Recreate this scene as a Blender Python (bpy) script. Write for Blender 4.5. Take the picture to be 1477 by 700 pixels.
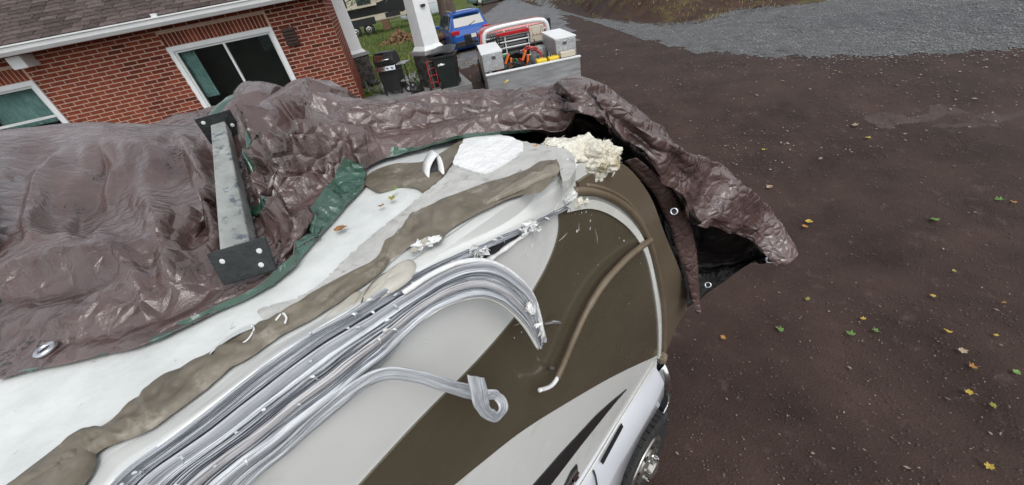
import bpy, bmesh, math, random
import numpy as np
from math import sin, cos, tan, atan2, hypot, pi, radians, sqrt
from mathutils import Vector, Matrix, noise

random.seed(7)
for o in list(bpy.data.objects): bpy.data.objects.remove(o)
scene = bpy.context.scene
COL = scene.collection

# ------------------------------------------------------------------ camera, sky, sun, exposure
H = 3.5                       # eye height above the low driveway (standing on a ladder beside the coach)
F, CX, CY = 533.0, 738.5, 350.0
TH = atan2(150.0, 730.0)      # roll
PT = pi/2 - atan2(hypot(150.0, 730.0), F)   # downward pitch
PS = radians(49)              # heading, measured from the coach's forward axis
hv = Vector((cos(PS), sin(PS), 0)); sv = Vector((sin(PS), -cos(PS), 0)); zv = Vector((0, 0, 1))
fwd = hv*cos(PT) - zv*sin(PT); upp = hv*sin(PT) + zv*cos(PT)
# image-right axis a and image-up axis b: p = a cos + b sin, q = -a sin + b cos
right = sv*cos(TH) - upp*sin(TH)
up = sv*sin(TH) + upp*cos(TH)
cam = bpy.data.cameras.new('camera'); camo = bpy.data.objects.new('camera', cam); COL.objects.link(camo)
cam.sensor_fit = 'HORIZONTAL'; cam.sensor_width = 36; cam.lens = F/1477*36
cam.clip_start = 0.02; cam.clip_end = 3000
M = Matrix((right, up, -fwd)).transposed().to_4x4(); M.translation = Vector((0, 0, H))
camo.matrix_world = M
scene.camera = camo

SUN_EL, SUN_AZ = radians(58), radians(250)     # azimuth in world: direction the light comes from
world = bpy.data.worlds.new('World'); scene.world = world; world.use_nodes = True
wn = world.node_tree; wn.nodes.clear()
sky = wn.nodes.new('ShaderNodeTexSky'); sky.sky_type = 'NISHITA'; sky.sun_disc = False
sky.sun_elevation = SUN_EL; sky.sun_rotation = pi/2 - SUN_AZ
sky.air_density = 1.0; sky.dust_density = 1.5; sky.ozone_density = 1.0
hsv = wn.nodes.new('ShaderNodeHueSaturation'); hsv.inputs['Saturation'].default_value = 0.22
bg = wn.nodes.new('ShaderNodeBackground'); bg.inputs[1].default_value = 0.15
wo = wn.nodes.new('ShaderNodeOutputWorld')
wn.links.new(sky.outputs[0], hsv.inputs['Color']); wn.links.new(hsv.outputs[0], bg.inputs[0]); wn.links.new(bg.outputs[0], wo.inputs[0])
sl = bpy.data.lights.new('sun', 'SUN'); sl.energy = 0.8; sl.angle = radians(30); sl.color = (1, .97, .92)
so = bpy.data.objects.new('sun', sl); COL.objects.link(so)
sd = Vector((cos(SUN_EL)*cos(SUN_AZ), cos(SUN_EL)*sin(SUN_AZ), sin(SUN_EL)))
so.rotation_euler = sd.to_track_quat('Z', 'Y').to_euler(); so.location = (0, 0, 30)
scene.view_settings.view_transform = 'Standard'; scene.view_settings.look = 'None'
scene.view_settings.exposure = 0.5; scene.view_settings.gamma = 1.0; scene.view_settings.use_curve_mapping = False
scene.render.engine = 'CYCLES'

# ------------------------------------------------------------------ sight lines: from a bearing to a point on a plane of the place
def ray(px, py):
    a = (px-CX)/F; b = -(py-CY)/F
    return fwd + right*a + up*b
CAMP = Vector((0, 0, H))
def Uz(px, py, z): d = ray(px, py); return CAMP + d*((z-H)/d.z)
def Uy(px, py, y): d = ray(px, py); return CAMP + d*(y/d.y)
def Ux(px, py, x): d = ray(px, py); return CAMP + d*(x/d.x)
def HS(h, s, z): v = hv*h + sv*s; return Vector((v.x, v.y, z))
def toHS(p): return (p.x*hv.x + p.y*hv.y, p.x*sv.x + p.y*sv.y)
def Uh(px, py, h): d = ray(px, py); return CAMP + d*(h/(d.x*hv.x+d.y*hv.y))
def proj(P):
    v = Vector(P)-CAMP; w = v.dot(fwd)
    if w < .01: return (-9999, -9999)
    return (CX + F*v.dot(right)/w, CY - F*v.dot(up)/w)

# ------------------------------------------------------------------ materials
def nd(nt, t, **k):
    n = nt.nodes.new(t)
    for a, b in k.items(): setattr(n, a, b)
    return n
MATS = {}
def mat(name, c1, rough=.6, c2=None, scale=8, metal=0, bump=0, bscale=60, detail=5, coord='Object', c3=None, c3scale=2, c3thr=(.55, .7),
        rvar=0, spec=.5, stretch=None, coat=0, trans=0, randv=0, bdist=.01):
    if name in MATS: return MATS[name]
    m = bpy.data.materials.new(name); m.use_nodes = True; nt = m.node_tree; nt.nodes.clear()
    out = nd(nt, 'ShaderNodeOutputMaterial'); b = nd(nt, 'ShaderNodeBsdfPrincipled'); nt.links.new(b.outputs[0], out.inputs[0])
    b.inputs['Roughness'].default_value = rough; b.inputs['Metallic'].default_value = metal
    b.inputs['Specular IOR Level'].default_value = spec; b.inputs['Coat Weight'].default_value = coat
    b.inputs['Transmission Weight'].default_value = trans
    tc = nd(nt, 'ShaderNodeTexCoord'); src = tc.outputs[coord]
    if stretch:
        mp = nd(nt, 'ShaderNodeMapping'); mp.inputs['Scale'].default_value = stretch; nt.links.new(src, mp.inputs[0]); src = mp.outputs[0]
    col = None
    if c2 is not None:
        n = nd(nt, 'ShaderNodeTexNoise'); n.inputs['Scale'].default_value = scale; n.inputs['Detail'].default_value = detail
        n.inputs['Roughness'].default_value = .65
        nt.links.new(src, n.inputs['Vector'])
        r = nd(nt, 'ShaderNodeValToRGB'); r.color_ramp.elements[0].position = .34; r.color_ramp.elements[1].position = .66
        r.color_ramp.elements[0].color = (*c1, 1); r.color_ramp.elements[1].color = (*c2, 1)
        nt.links.new(n.outputs[0], r.inputs[0]); col = r.outputs[0]
        if rvar:
            mr = nd(nt, 'ShaderNodeMapRange'); mr.inputs['To Min'].default_value = max(.02, rough-rvar); mr.inputs['To Max'].default_value = rough+rvar
            mr.inputs['From Min'].default_value = .3; mr.inputs['From Max'].default_value = .7
            nt.links.new(n.outputs[0], mr.inputs[0]); nt.links.new(mr.outputs[0], b.inputs['Roughness'])
        if c3 is not None:
            n3 = nd(nt, 'ShaderNodeTexNoise'); n3.inputs['Scale'].default_value = c3scale; n3.inputs['Detail'].default_value = 6; n3.inputs['Roughness'].default_value = .7
            nt.links.new(src, n3.inputs['Vector'])
            m3 = nd(nt, 'ShaderNodeMapRange'); m3.inputs['From Min'].default_value = c3thr[0]; m3.inputs['From Max'].default_value = c3thr[1]
            nt.links.new(n3.outputs[0], m3.inputs[0])
            mx = nd(nt, 'ShaderNodeMix', data_type='RGBA'); nt.links.new(m3.outputs[0], mx.inputs[0]); nt.links.new(col, mx.inputs[6])
            mx.inputs[7].default_value = (*c3, 1); col = mx.outputs[2]
    if randv:
        oi = nd(nt, 'ShaderNodeObjectInfo'); hs_ = nd(nt, 'ShaderNodeHueSaturation')
        mr = nd(nt, 'ShaderNodeMapRange'); mr.inputs['To Min'].default_value = 1-randv; mr.inputs['To Max'].default_value = 1+randv
        nt.links.new(oi.outputs['Random'], mr.inputs[0]); nt.links.new(mr.outputs[0], hs_.inputs['Value'])
        if col is not None: nt.links.new(col, hs_.inputs['Color'])
        else: hs_.inputs['Color'].default_value = (*c1, 1)
        col = hs_.outputs[0]
    if col is not None: nt.links.new(col, b.inputs['Base Color'])
    else: b.inputs['Base Color'].default_value = (*c1, 1)
    if bump:
        n2 = nd(nt, 'ShaderNodeTexNoise'); n2.inputs['Scale'].default_value = bscale; n2.inputs['Detail'].default_value = 5
        nt.links.new(src, n2.inputs['Vector'])
        bp = nd(nt, 'ShaderNodeBump'); bp.inputs['Strength'].default_value = bump; bp.inputs['Distance'].default_value = bdist
        nt.links.new(n2.outputs[0], bp.inputs['Height']); nt.links.new(bp.outputs[0], b.inputs['Normal'])
    MATS[name] = m; return m

def tarp_mat(name, c1, c2, rough, dirt=True):
    m = bpy.data.materials.new(name); m.use_nodes = True; nt = m.node_tree; b = nt.nodes['Principled BSDF']; L = nt.links.new
    uv = nd(nt, 'ShaderNodeUVMap'); tc = nd(nt, 'ShaderNodeTexCoord')
    n = nd(nt, 'ShaderNodeTexNoise'); n.inputs['Scale'].default_value = 7; n.inputs['Detail'].default_value = 6; L(tc.outputs['Object'], n.inputs['Vector'])
    r = nd(nt, 'ShaderNodeValToRGB'); r.color_ramp.elements[0].position = .3; r.color_ramp.elements[1].position = .7
    r.color_ramp.elements[0].color = (*c1, 1); r.color_ramp.elements[1].color = (*c2, 1); L(n.outputs[0], r.inputs[0])
    col = r.outputs[0]
    if dirt:   # dark grit specks
        n3 = nd(nt, 'ShaderNodeTexNoise'); n3.inputs['Scale'].default_value = 130; n3.inputs['Detail'].default_value = 3; L(tc.outputs['Object'], n3.inputs['Vector'])
        n4 = nd(nt, 'ShaderNodeTexNoise'); n4.inputs['Scale'].default_value = 9; L(tc.outputs['Object'], n4.inputs['Vector'])
        mm = nd(nt, 'ShaderNodeMath', operation='MULTIPLY'); L(n3.outputs[0], mm.inputs[0]); L(n4.outputs[0], mm.inputs[1])
        mr = nd(nt, 'ShaderNodeMapRange'); mr.inputs['From Min'].default_value = .36; mr.inputs['From Max'].default_value = .40; L(mm.outputs[0], mr.inputs[0])
        mx = nd(nt, 'ShaderNodeMix', data_type='RGBA'); L(mr.outputs[0], mx.inputs[0]); L(col, mx.inputs[6]); mx.inputs[7].default_value = (.02, .014, .012, 1); col = mx.outputs[2]
    L(col, b.inputs['Base Color'])
    # water film: rougher and glossier patches
    n5 = nd(nt, 'ShaderNodeTexNoise'); n5.inputs['Scale'].default_value = 22; n5.inputs['Detail'].default_value = 5; L(tc.outputs['Object'], n5.inputs['Vector'])
    r5 = nd(nt, 'ShaderNodeMapRange'); r5.inputs['From Min'].default_value = .3; r5.inputs['From Max'].default_value = .7
    r5.inputs['To Min'].default_value = rough-.08; r5.inputs['To Max'].default_value = rough+.14; L(n5.outputs[0], r5.inputs[0]); L(r5.outputs[0], b.inputs['Roughness'])
    # woven relief and fine crinkles
    vo = nd(nt, 'ShaderNodeTexVoronoi', feature='DISTANCE_TO_EDGE'); vo.inputs['Scale'].default_value = 24; L(tc.outputs['Object'], vo.inputs['Vector'])
    vr = nd(nt, 'ShaderNodeMapRange'); vr.inputs['From Max'].default_value = .25; L(vo.outputs['Distance'], vr.inputs[0])
    n6 = nd(nt, 'ShaderNodeTexNoise'); n6.inputs['Scale'].default_value = 55; n6.inputs['Detail'].default_value = 8; n6.inputs['Roughness'].default_value = .6; L(tc.outputs['Object'], n6.inputs['Vector'])
    n7 = nd(nt, 'ShaderNodeTexNoise'); n7.inputs['Scale'].default_value = 190; n7.inputs['Detail'].default_value = 2; L(tc.outputs['Object'], n7.inputs['Vector'])
    bp0 = nd(nt, 'ShaderNodeBump'); bp0.inputs['Strength'].default_value = .22; bp0.inputs['Distance'].default_value = .003; L(n7.outputs[0], bp0.inputs['Height'])
    bp1 = nd(nt, 'ShaderNodeBump'); bp1.inputs['Strength'].default_value = .16; bp1.inputs['Distance'].default_value = .008; L(vr.outputs[0], bp1.inputs['Height']); L(bp0.outputs[0], bp1.inputs['Normal'])
    bp2 = nd(nt, 'ShaderNodeBump'); bp2.inputs['Strength'].default_value = .26; bp2.inputs['Distance'].default_value = .006; L(n6.outputs[0], bp2.inputs['Height']); L(bp1.outputs[0], bp2.inputs['Normal'])
    L(bp2.outputs[0], b.inputs['Normal'])
    sp = nd(nt, 'ShaderNodeSeparateXYZ'); L(tc.outputs['Object'], sp.inputs[0])      # tight, smoother cloth towards the far side
    for bp_, hi_, lo_ in ((bp1, .50, .14), (bp2, .42, .12)):
        mr_ = nd(nt, 'ShaderNodeMapRange'); mr_.inputs['From Min'].default_value = .95; mr_.inputs['From Max'].default_value = 1.5; mr_.inputs['To Min'].default_value = hi_; mr_.inputs['To Max'].default_value = lo_
        L(sp.outputs[1], mr_.inputs[0]); L(mr_.outputs[0], bp_.inputs['Strength'])
    b.inputs['Specular IOR Level'].default_value = 1.0; b.inputs['Coat Weight'].default_value = .0 if dirt else .8; b.inputs['Coat Roughness'].default_value = .12
    MATS[name] = m; return m

def streak_mat(name, light, mid, dark, amount=.5):
    """scraped metal / vinyl: streaks run along U"""
    m = bpy.data.materials.new(name); m.use_nodes = True; nt = m.node_tree; b = nt.nodes['Principled BSDF']; L = nt.links.new
    uv = nd(nt, 'ShaderNodeUVMap')
    def nz(sx, sy, det):
        mp = nd(nt, 'ShaderNodeMapping'); mp.inputs['Scale'].default_value = (sx, sy, 1); L(uv.outputs[0], mp.inputs[0])
        n = nd(nt, 'ShaderNodeTexNoise'); n.inputs['Scale'].default_value = 1; n.inputs['Detail'].default_value = det; n.inputs['Roughness'].default_value = .7
        L(mp.outputs[0], n.inputs['Vector']); return n
    a = nz(.9, 30, 4); c = nz(1.6, 95, 3); e = nz(1.1, 44, 3); g_ = nz(7, 9, 6)
    def msk(n, lo, hi):
        r = nd(nt, 'ShaderNodeMapRange'); r.inputs['From Min'].default_value = lo; r.inputs['From Max'].default_value = hi; L(n.outputs[0], r.inputs[0]); return r.outputs[0]
    def mixc(f, A, Bc):
        m_ = nd(nt, 'ShaderNodeMix', data_type='RGBA'); L(f, m_.inputs[0])
        if isinstance(A, tuple): m_.inputs[6].default_value = (*A, 1)
        else: L(A, m_.inputs[6])
        m_.inputs[7].default_value = (*Bc, 1); return m_.outputs[2]
    th = .60-.12*amount
    col = mixc(msk(g_, .35, .7), mid, tuple(x*.8+y*.2 for x, y in zip(mid, light)))
    col = mixc(msk(e, .53, .57), col, light)
    dk = nd(nt, 'ShaderNodeMath', operation='MAXIMUM'); L(msk(a, th+.02, th+.06), dk.inputs[0]); L(msk(c, th+.04, th+.09), dk.inputs[1])
    col = mixc(dk.outputs[0], col, dark); L(col, b.inputs['Base Color'])
    ad = nd(nt, 'ShaderNodeMath', operation='SUBTRACT'); ad.inputs[0].default_value = 1; L(dk.outputs[0], ad.inputs[1])
    b.inputs['Roughness'].default_value = .38; b.inputs['Specular IOR Level'].default_value = .5
    mt = nd(nt, 'ShaderNodeMapRange'); mt.inputs['From Min'].default_value = 1; mt.inputs['From Max'].default_value = 0; mt.inputs['To Max'].default_value = .3
    L(ad.outputs[0], mt.inputs[0]); L(mt.outputs[0], b.inputs['Metallic'])
    bp = nd(nt, 'ShaderNodeBump'); bp.inputs['Strength'].default_value = .6; bp.inputs['Distance'].default_value = .003; L(ad.outputs[0], bp.inputs['Height']); L(bp.outputs[0], b.inputs['Normal'])
    MATS[name] = m; return m

m_dirt = mat('wet_dirt', (.029, .0172, .0138), .7, (.068, .0435, .0355), .9, bump=.8, bscale=55, detail=10, c3=(.105, .072, .062), c3scale=5, c3thr=(.58, .78), rvar=.1, bdist=.014, spec=.16)
m_gravel = mat('grey_gravel', (.088, .089, .089), .8, (.205, .207, .207), 26, bump=1, bscale=70, detail=8, c3=(.06, .06, .062), c3scale=.35, c3thr=(.5, .62), bdist=.03, spec=.15)
m_stone_bit = mat('gravel_stone', (.11, .111, .111), .8, (.28, .283, .285), 3, randv=.2, spec=.15)
m_road = mat('old_asphalt', (.10, .10, .105), .7, (.17, .17, .175), 2.2, bump=.5, bscale=60, detail=8, c3=(.08, .07, .06), c3scale=1.3, bdist=.02)
m_lawn = mat('lawn_soil', (.06, .09, .020), .9, (.115, .15, .034), 1.4, bump=.8, bscale=40, detail=8, c3=(.20, .15, .07), c3scale=1.0, c3thr=(.52, .7), bdist=.05, spec=.15)
m_blade = mat('grass_blade', (.07, .125, .025), .7, (.16, .20, .05), .6, c3=(.22, .17, .06), c3scale=.8, c3thr=(.55, .7))
m_bank = mat('bank_soil', (.045, .027, .022), .9, (.095, .058, .042), 1.6, bump=1, bscale=20, detail=9, c3=(.12, .105, .04), c3scale=1.1, c3thr=(.5, .68), bdist=.06, spec=.15)
m_conc = mat('wet_concrete', (.17, .165, .16), .45, (.27, .265, .255), 2, bump=.15, bscale=40, rvar=.15)
m_brick = mat('red_brick', (.13, .028, .016), .8, (.21, .050, .027), 9, bump=.5, bscale=45, randv=.42, bdist=.01, spec=.15)
m_mortar = mat('mortar', (.50, .36, .28), .9, (.62, .47, .38), 12, bump=.4, bscale=70, spec=.15)
m_shing = mat('asphalt_shingle', (.055, .042, .040), .9, (.125, .098, .088), 14, bump=.7, bscale=160, randv=.35, bdist=.004, spec=.15)
m_white = mat('white_paint', (.72, .74, .73), .4, (.80, .81, .80), 3)
m_dwhite = mat('weathered_white', (.58, .60, .58), .5, (.72, .74, .72), 2.5)
m_glass = mat('window_glass', (.012, .014, .013), .04, spec=.8)
m_curt = mat('teal_curtain', (.20, .29, .28), .8, (.40, .49, .47), 6, c3=(.10, .15, .14), c3scale=3)
m_dark = mat('dark_brown_metal', (.035, .018, .013), .5, (.05, .026, .02), 12)
m_black = mat('black_plastic', (.012, .012, .013), .45, (.022, .022, .023), 9)
m_rubber = mat('tyre_rubber', (.014, .014, .014), .8, (.028, .027, .026), 30, bump=.3, bscale=90)
m_chrome = mat('chrome', (.62, .63, .64), .12, (.75, .76, .77), 5, metal=1)
m_steel = mat('wheel_steel', (.40, .38, .35), .28, (.58, .56, .52), 12, metal=.9, rvar=.1)
m_alu = mat('brushed_aluminium', (.42, .43, .44), .38, (.56, .57, .58), 2.5, metal=.75, bump=.1, bscale=30, stretch=(1, 1, 6), rvar=.08)
m_diam = mat('diamond_plate', (.40, .41, .42), .3, (.66, .67, .68), 55, metal=.8, bump=1, bscale=60, detail=1)
m_red = mat('red_paint', (.42, .02, .02), .25, (.50, .035, .03), 2, coat=.6)
m_blue = mat('blue_paint', (.008, .075, .34), .25, (.012, .10, .42), 2, coat=.6)
m_taill = mat('tail_light', (.45, .015, .02), .15, coat=.5)
m_yellow = mat('yellow_plastic', (.75, .50, .02), .45, (.82, .60, .04), 4)
m_orange = mat('orange_strap', (.75, .16, .02), .5)
m_green = mat('green_hose', (.02, .20, .09), .45)
m_cream = mat('cream_panel', (.52, .46, .36), .45, (.60, .54, .43), 2)
m_stonep = mat('pier_stone', (.035, .032, .030), .7, (.085, .078, .07), 5, bump=.8, bscale=25, randv=.35, bdist=.015, spec=.15)
m_pmort = mat('pier_mortar', (.22, .20, .18), .9)
m_bark = mat('bark', (.09, .065, .05), .9, (.19, .145, .115), 7, bump=1, bscale=16, stretch=(1, 1, .25), bdist=.04, spec=.15)
m_leafg = mat('conifer_needles', (.035, .075, .018), .7, (.085, .14, .035), 1.2)
m_wood = mat('rotten_wood', (.10, .055, .03), .9, (.20, .12, .07), 10, bump=.8, bscale=25)
m_dry = mat('dry_leaves', (.16, .09, .045), .85, (.30, .18, .09), 9)
# coach
m_roof = mat('white_roof_membrane', (.54, .565, .55), .5, (.74, .76, .735), 6, bump=.3, bscale=70, detail=9, c3=(.36, .37, .35), c3scale=42, c3thr=(.64, .72), rvar=.1, bdist=.004)
m_roofgrey = mat('scuffed_membrane', (.40, .40, .375), .6, (.56, .56, .53), 16, bump=.5, bscale=90, c3=(.30, .29, .26), c3scale=34, c3thr=(.56, .68), bdist=.004)
m_caulk = mat('dirty_sealant', (.105, .088, .062), .5, (.20, .172, .13), 16, bump=.6, bscale=45, detail=9, c3=(.36, .33, .27), c3scale=14, c3thr=(.57, .74), rvar=.1, bdist=.005)
m_caulkl = mat('pale_sealant', (.38, .355, .295), .5, (.55, .53, .465), 12, bump=.3, bscale=40, c3=(.22, .195, .15), c3scale=14, c3thr=(.58, .74), bdist=.004)
m_caulkm = mat('scuffed_sealant', (.19, .165, .125), .5, (.30, .27, .215), 16, bump=.4, bscale=50, c3=(.50, .48, .42), c3scale=18, c3thr=(.56, .7), bdist=.004)
m_wall = mat('coach_gelcoat', (.64, .65, .625), .25, (.72, .73, .705), 1.8, coat=.5, c3=(.54, .54, .505), c3scale=6, c3thr=(.58, .8), rvar=.07, bump=.02, bscale=9, bdist=.02)
m_brown = mat('brown_gelcoat', (.074, .062, .040), .28, (.094, .080, .053), 2.2, coat=.5, c3=(.13, .112, .078), c3scale=18, c3thr=(.66, .82), rvar=.08, bump=.02, bscale=9, bdist=.02)
m_brownc = mat('brown_cap', (.115, .09, .060), .33, (.14, .11, .075), 3, coat=.25)
m_decalb = mat('black_decal', (.014, .014, .016), .3, (.022, .022, .024), 12)
m_wtrim = mat('white_trim', (.72, .72, .68), .4, (.60, .60, .55), 8)
m_btrim = mat('brown_trim', (.135, .10, .065), .45, (.18, .14, .095), 9, bump=.2, bscale=50)
m_foam = mat('yellow_foam', (.66, .62, .50), .95, (.84, .82, .72), 9, bump=1, bscale=42, detail=8, c3=(.33, .27, .13), c3scale=13, c3thr=(.56, .70), bdist=.02)
m_shred = mat('torn_white', (.70, .71, .70), .7, (.86, .86, .85), 20, bump=.6, bscale=60)
m_void = mat('dark_void', (.012, .012, .016), .7, (.03, .03, .036), 40)
m_wood2 = mat('exposed_wood', (.15, .055, .025), .8, (.26, .11, .05), 18, stretch=(.3, 3, 3))
m_vwhite = mat('van_paint', (.62, .64, .68), .22, (.66, .68, .72), 2, coat=.6)
m_galv = mat('galvanised_flaking', (.23, .245, .225), .5, (.38, .40, .375), 16, bump=.5, bscale=45, c3=(.085, .10, .12), c3scale=26, c3thr=(.53, .60), bdist=.004, stretch=(1, .45, 1))
m_plate = mat('black_plate', (.010, .012, .013), .33, (.022, .026, .026), 20, c3=(.09, .05, .02), c3scale=30, c3thr=(.68, .76), bump=.2, bscale=80)
m_streak = streak_mat('scraped_rail', (.76, .79, .81), (.47, .50, .54), (.03, .035, .05), .78)
m_streakw = streak_mat('scraped_white', (.80, .83, .85), (.60, .63, .66), (.10, .115, .14), .6)
m_band = streak_mat('grey_rail_band', (.56, .58, .61), (.48, .50, .53), (.20, .22, .25), .5)
m_streakm = streak_mat('mauve_rail', (.66, .66, .67), (.48, .47, .48), (.09, .09, .11), .5)
m_tarp = tarp_mat('brown_tarp', (.070, .039, .034), (.138, .092, .086), .24)
m_tarpshade = tarp_mat('shade_painted_tarp_inside', (.006, .004, .004), (.010, .008, .007), .5, False)  # underside painted near black for the pocket's shade; the cloth itself is green
for k_ in ('Coat Weight', 'Specular IOR Level'): m_tarpshade.node_tree.nodes['Principled BSDF'].inputs[k_].default_value = .2
m_tarpg = tarp_mat('green_tarp_underside', (.012, .060, .036), (.030, .115, .074), .24, False)
m_silver = mat('silver_ring', (.62, .63, .65), .25, metal=1)

# ------------------------------------------------------------------ mesh helpers
class MB:
    def __init__(s): s.v = []; s.f = []; s.mi = []; s.uv = {}
    def add(s, vs, fs, mi=0):
        o = len(s.v); s.v += [tuple(v) for v in vs]
        for f in fs: s.f.append([i+o for i in f]); s.mi.append(mi)
        return o
    def box(s, c, d, mi=0, rot=None, bev=0):
        x, y, z = [k/2 for k in d]
        P = [Vector(p) for p in ((-x,-y,-z),(x,-y,-z),(x,y,-z),(-x,y,-z),(-x,-y,z),(x,-y,z),(x,y,z),(-x,y,z))]
        if rot is not None: P = [rot @ p for p in P]
        c = Vector(c); s.add([p+c for p in P], [(3,2,1,0),(4,5,6,7),(0,1,5,4),(1,2,6,5),(2,3,7,6),(3,0,4,7)], mi); return s
    def bb(s, x0, x1, y0, y1, z0, z1, mi=0): return s.box(((x0+x1)/2, (y0+y1)/2, (z0+z1)/2), (abs(x1-x0), abs(y1-y0), abs(z1-z0)), mi)
    def frust(s, c, a, b, z0, z1, mi=0):   # a,b = (wx,wy) half sizes
        v = [(c[0]+sx*k[0], c[1]+sy*k[1], z) for z, k in ((z0, a), (z1, b)) for sx, sy in ((-1,-1),(1,-1),(1,1),(-1,1))]
        s.add(v, [(3,2,1,0),(4,5,6,7),(0,1,5,4),(1,2,6,5),(2,3,7,6),(3,0,4,7)], mi); return s
    def tube(s, path, r, n=8, mi=0, caps=True, closed=False):
        P = [Vector(p) for p in path]; N = len(P); rr = r if isinstance(r, (list, tuple)) else [r]*N
        ref = None; o = len(s.v); vs = []
        for i in range(N):
            t = (P[(i+1) % N] - P[i-1]) if closed else (P[min(i+1, N-1)]-P[max(i-1, 0)])
            t.normalize()
            if ref is None: ref = Vector((0, 0, 1)) if abs(t.z) < .9 else Vector((1, 0, 0))
            u = t.cross(ref); u.normalize(); w = u.cross(t); ref = w
            for k in range(n):
                a = 2*pi*k/n; vs.append(P[i] + (u*cos(a)+w*sin(a))*rr[i])
        fs = []
        for i in range(N if closed else N-1):
            j = (i+1) % N
            for k in range(n): fs.append((i*n+k, i*n+(k+1) % n, j*n+(k+1) % n, j*n+k))
        if caps and not closed: fs += [tuple(range(n))[::-1], tuple((N-1)*n+k for k in range(n))]
        s.add(vs, fs, mi); return s
    def lathe(s, c, ax, prof, n=20, mi=0):  # prof: (radius, along)
        c = Vector(c); ax = Vector(ax).normalized(); u = ax.orthogonal().normalized(); w = ax.cross(u)
        vs = [c + ax*z + (u*cos(2*pi*k/n)+w*sin(2*pi*k/n))*r for r, z in prof for k in range(n)]
        fs = [(i*n+k, i*n+(k+1) % n, (i+1)*n+(k+1) % n, (i+1)*n+k) for i in range(len(prof)-1) for k in range(n)]
        fs += [tuple(range(n))[::-1], tuple((len(prof)-1)*n+k for k in range(n))]
        s.add(vs, fs, mi); return s
    def prism(s, poly, vec, mi=0, side_mi=None):
        n = len(poly); vec = Vector(vec); P = [Vector(p) for p in poly]
        o = s.add(P+[p+vec for p in P], [tuple(range(n))[::-1], tuple(range(n, 2*n))], mi)
        for i in range(n):
            j = (i+1) % n; s.f.append([o+i, o+j, o+n+j, o+n+i])
            s.mi.append(mi if side_mi is None else (side_mi[i] if isinstance(side_mi, (list, tuple)) else side_mi))
        return s
    def grid(s, rows, mi=0, uvs=None, closed=False):
        R = len(rows); C = len(rows[0]); o = len(s.v)
        s.add([p for r in rows for p in r], [], mi)
        for i in range(R-1):
            for j in range(C-1):
                s.f.append([o+i*C+j, o+i*C+j+1, o+(i+1)*C+j+1, o+(i+1)*C+j]); s.mi.append(mi)
        if uvs:
            for i in range(R):
                for j in range(C): s.uv[o+i*C+j] = uvs[i][j]
        return s
    def mesh(s, name, smooth=False, fix=True):
        me = bpy.data.meshes.new(name); me.from_pydata([tuple(v) for v in s.v], [], s.f)
        me.polygons.foreach_set('material_index', s.mi)
        if s.uv:
            L = me.uv_layers.new(name='UVMap')
            for lp in me.loops: L.data[lp.index].uv = s.uv.get(lp.vertex_index, (0, 0))
        if fix:
            bm = bmesh.new(); bm.from_mesh(me); bmesh.ops.recalc_face_normals(bm, faces=bm.faces); bm.to_mesh(me); bm.free()
        if smooth: me.polygons.foreach_set('use_smooth', [True]*len(me.polygons))
        me.update(); return me
INV = {}
def obj(name, mb, mats, parent=None, smooth=False, bevel=0, local=False, auto=False, fix=True, **props):
    me = mb if isinstance(mb, bpy.types.Mesh) else mb.mesh(name, smooth or auto, fix)
    if not me.materials:
        for m in (mats if isinstance(mats, (list, tuple)) else [mats]): me.materials.append(m)
    o = bpy.data.objects.new(name, me); COL.objects.link(o)
    if parent is not None:
        o.parent = parent
        if not local: o.matrix_parent_inverse = INV[parent.name] if parent.name in INV else Matrix.Identity(4)
        if not local: INV[o.name] = Matrix.Identity(4)
    else: INV[o.name] = Matrix.Identity(4)
    if bevel:
        b = o.modifiers.new('bevel', 'BEVEL'); b.width = bevel; b.segments = 2; b.limit_method = 'ANGLE'; b.angle_limit = radians(35)
    if auto:
        e = o.modifiers.new('edge', 'EDGE_SPLIT'); e.split_angle = radians(35)
    for k, v in props.items(): o[k] = v
    return o
def thing(name, label, cat, loc, rz=0, group=None):
    o = bpy.data.objects.new(name, None); COL.objects.link(o); o.empty_display_size = .2
    o.location = loc; o.rotation_euler = (0, 0, rz); o['label'] = label; o['category'] = cat
    if group: o['group'] = group
    INV[o.name] = (Matrix.Translation(Vector(loc)) @ Matrix.Rotation(rz, 4, 'Z')).inverted()
    return o
def tag(o, label, cat, group=None, kind=None):
    if label: o['label'] = label
    if cat: o['category'] = cat
    if group: o['group'] = group
    if kind: o['kind'] = kind
    return o
def sst(a, b, x): t = max(0, min(1, (x-a)/(b-a))); return t*t*(3-2*t)
def lerpt(tab, x):
    if x <= tab[0][0]: return tab[0][1]
    for (a, b), (c, d) in zip(tab, tab[1:]):
        if x <= c: return b + (d-b)*(x-a)/(c-a)
    return tab[-1][1]
def cr(P, n, closed=False):   # Catmull-Rom through points
    P = [Vector(p) for p in P]; out = []; N = len(P)
    for i in range(N-1):
        a, b, c, d = P[max(i-1, 0)], P[i], P[i+1], P[min(i+2, N-1)]
        for k in range(n):
            t = k/n; out.append(.5*((2*b)+(c-a)*t+(2*a-5*b+4*c-d)*t*t+(3*b-a-3*c+d)*t**3))
    out.append(P[-1]); return out
def nz(x, y, z=0): return noise.noise(Vector((x, y, z)))
RZ_H = PS - pi/2      # rotation that turns local x to image-right, local y to heading

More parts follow.
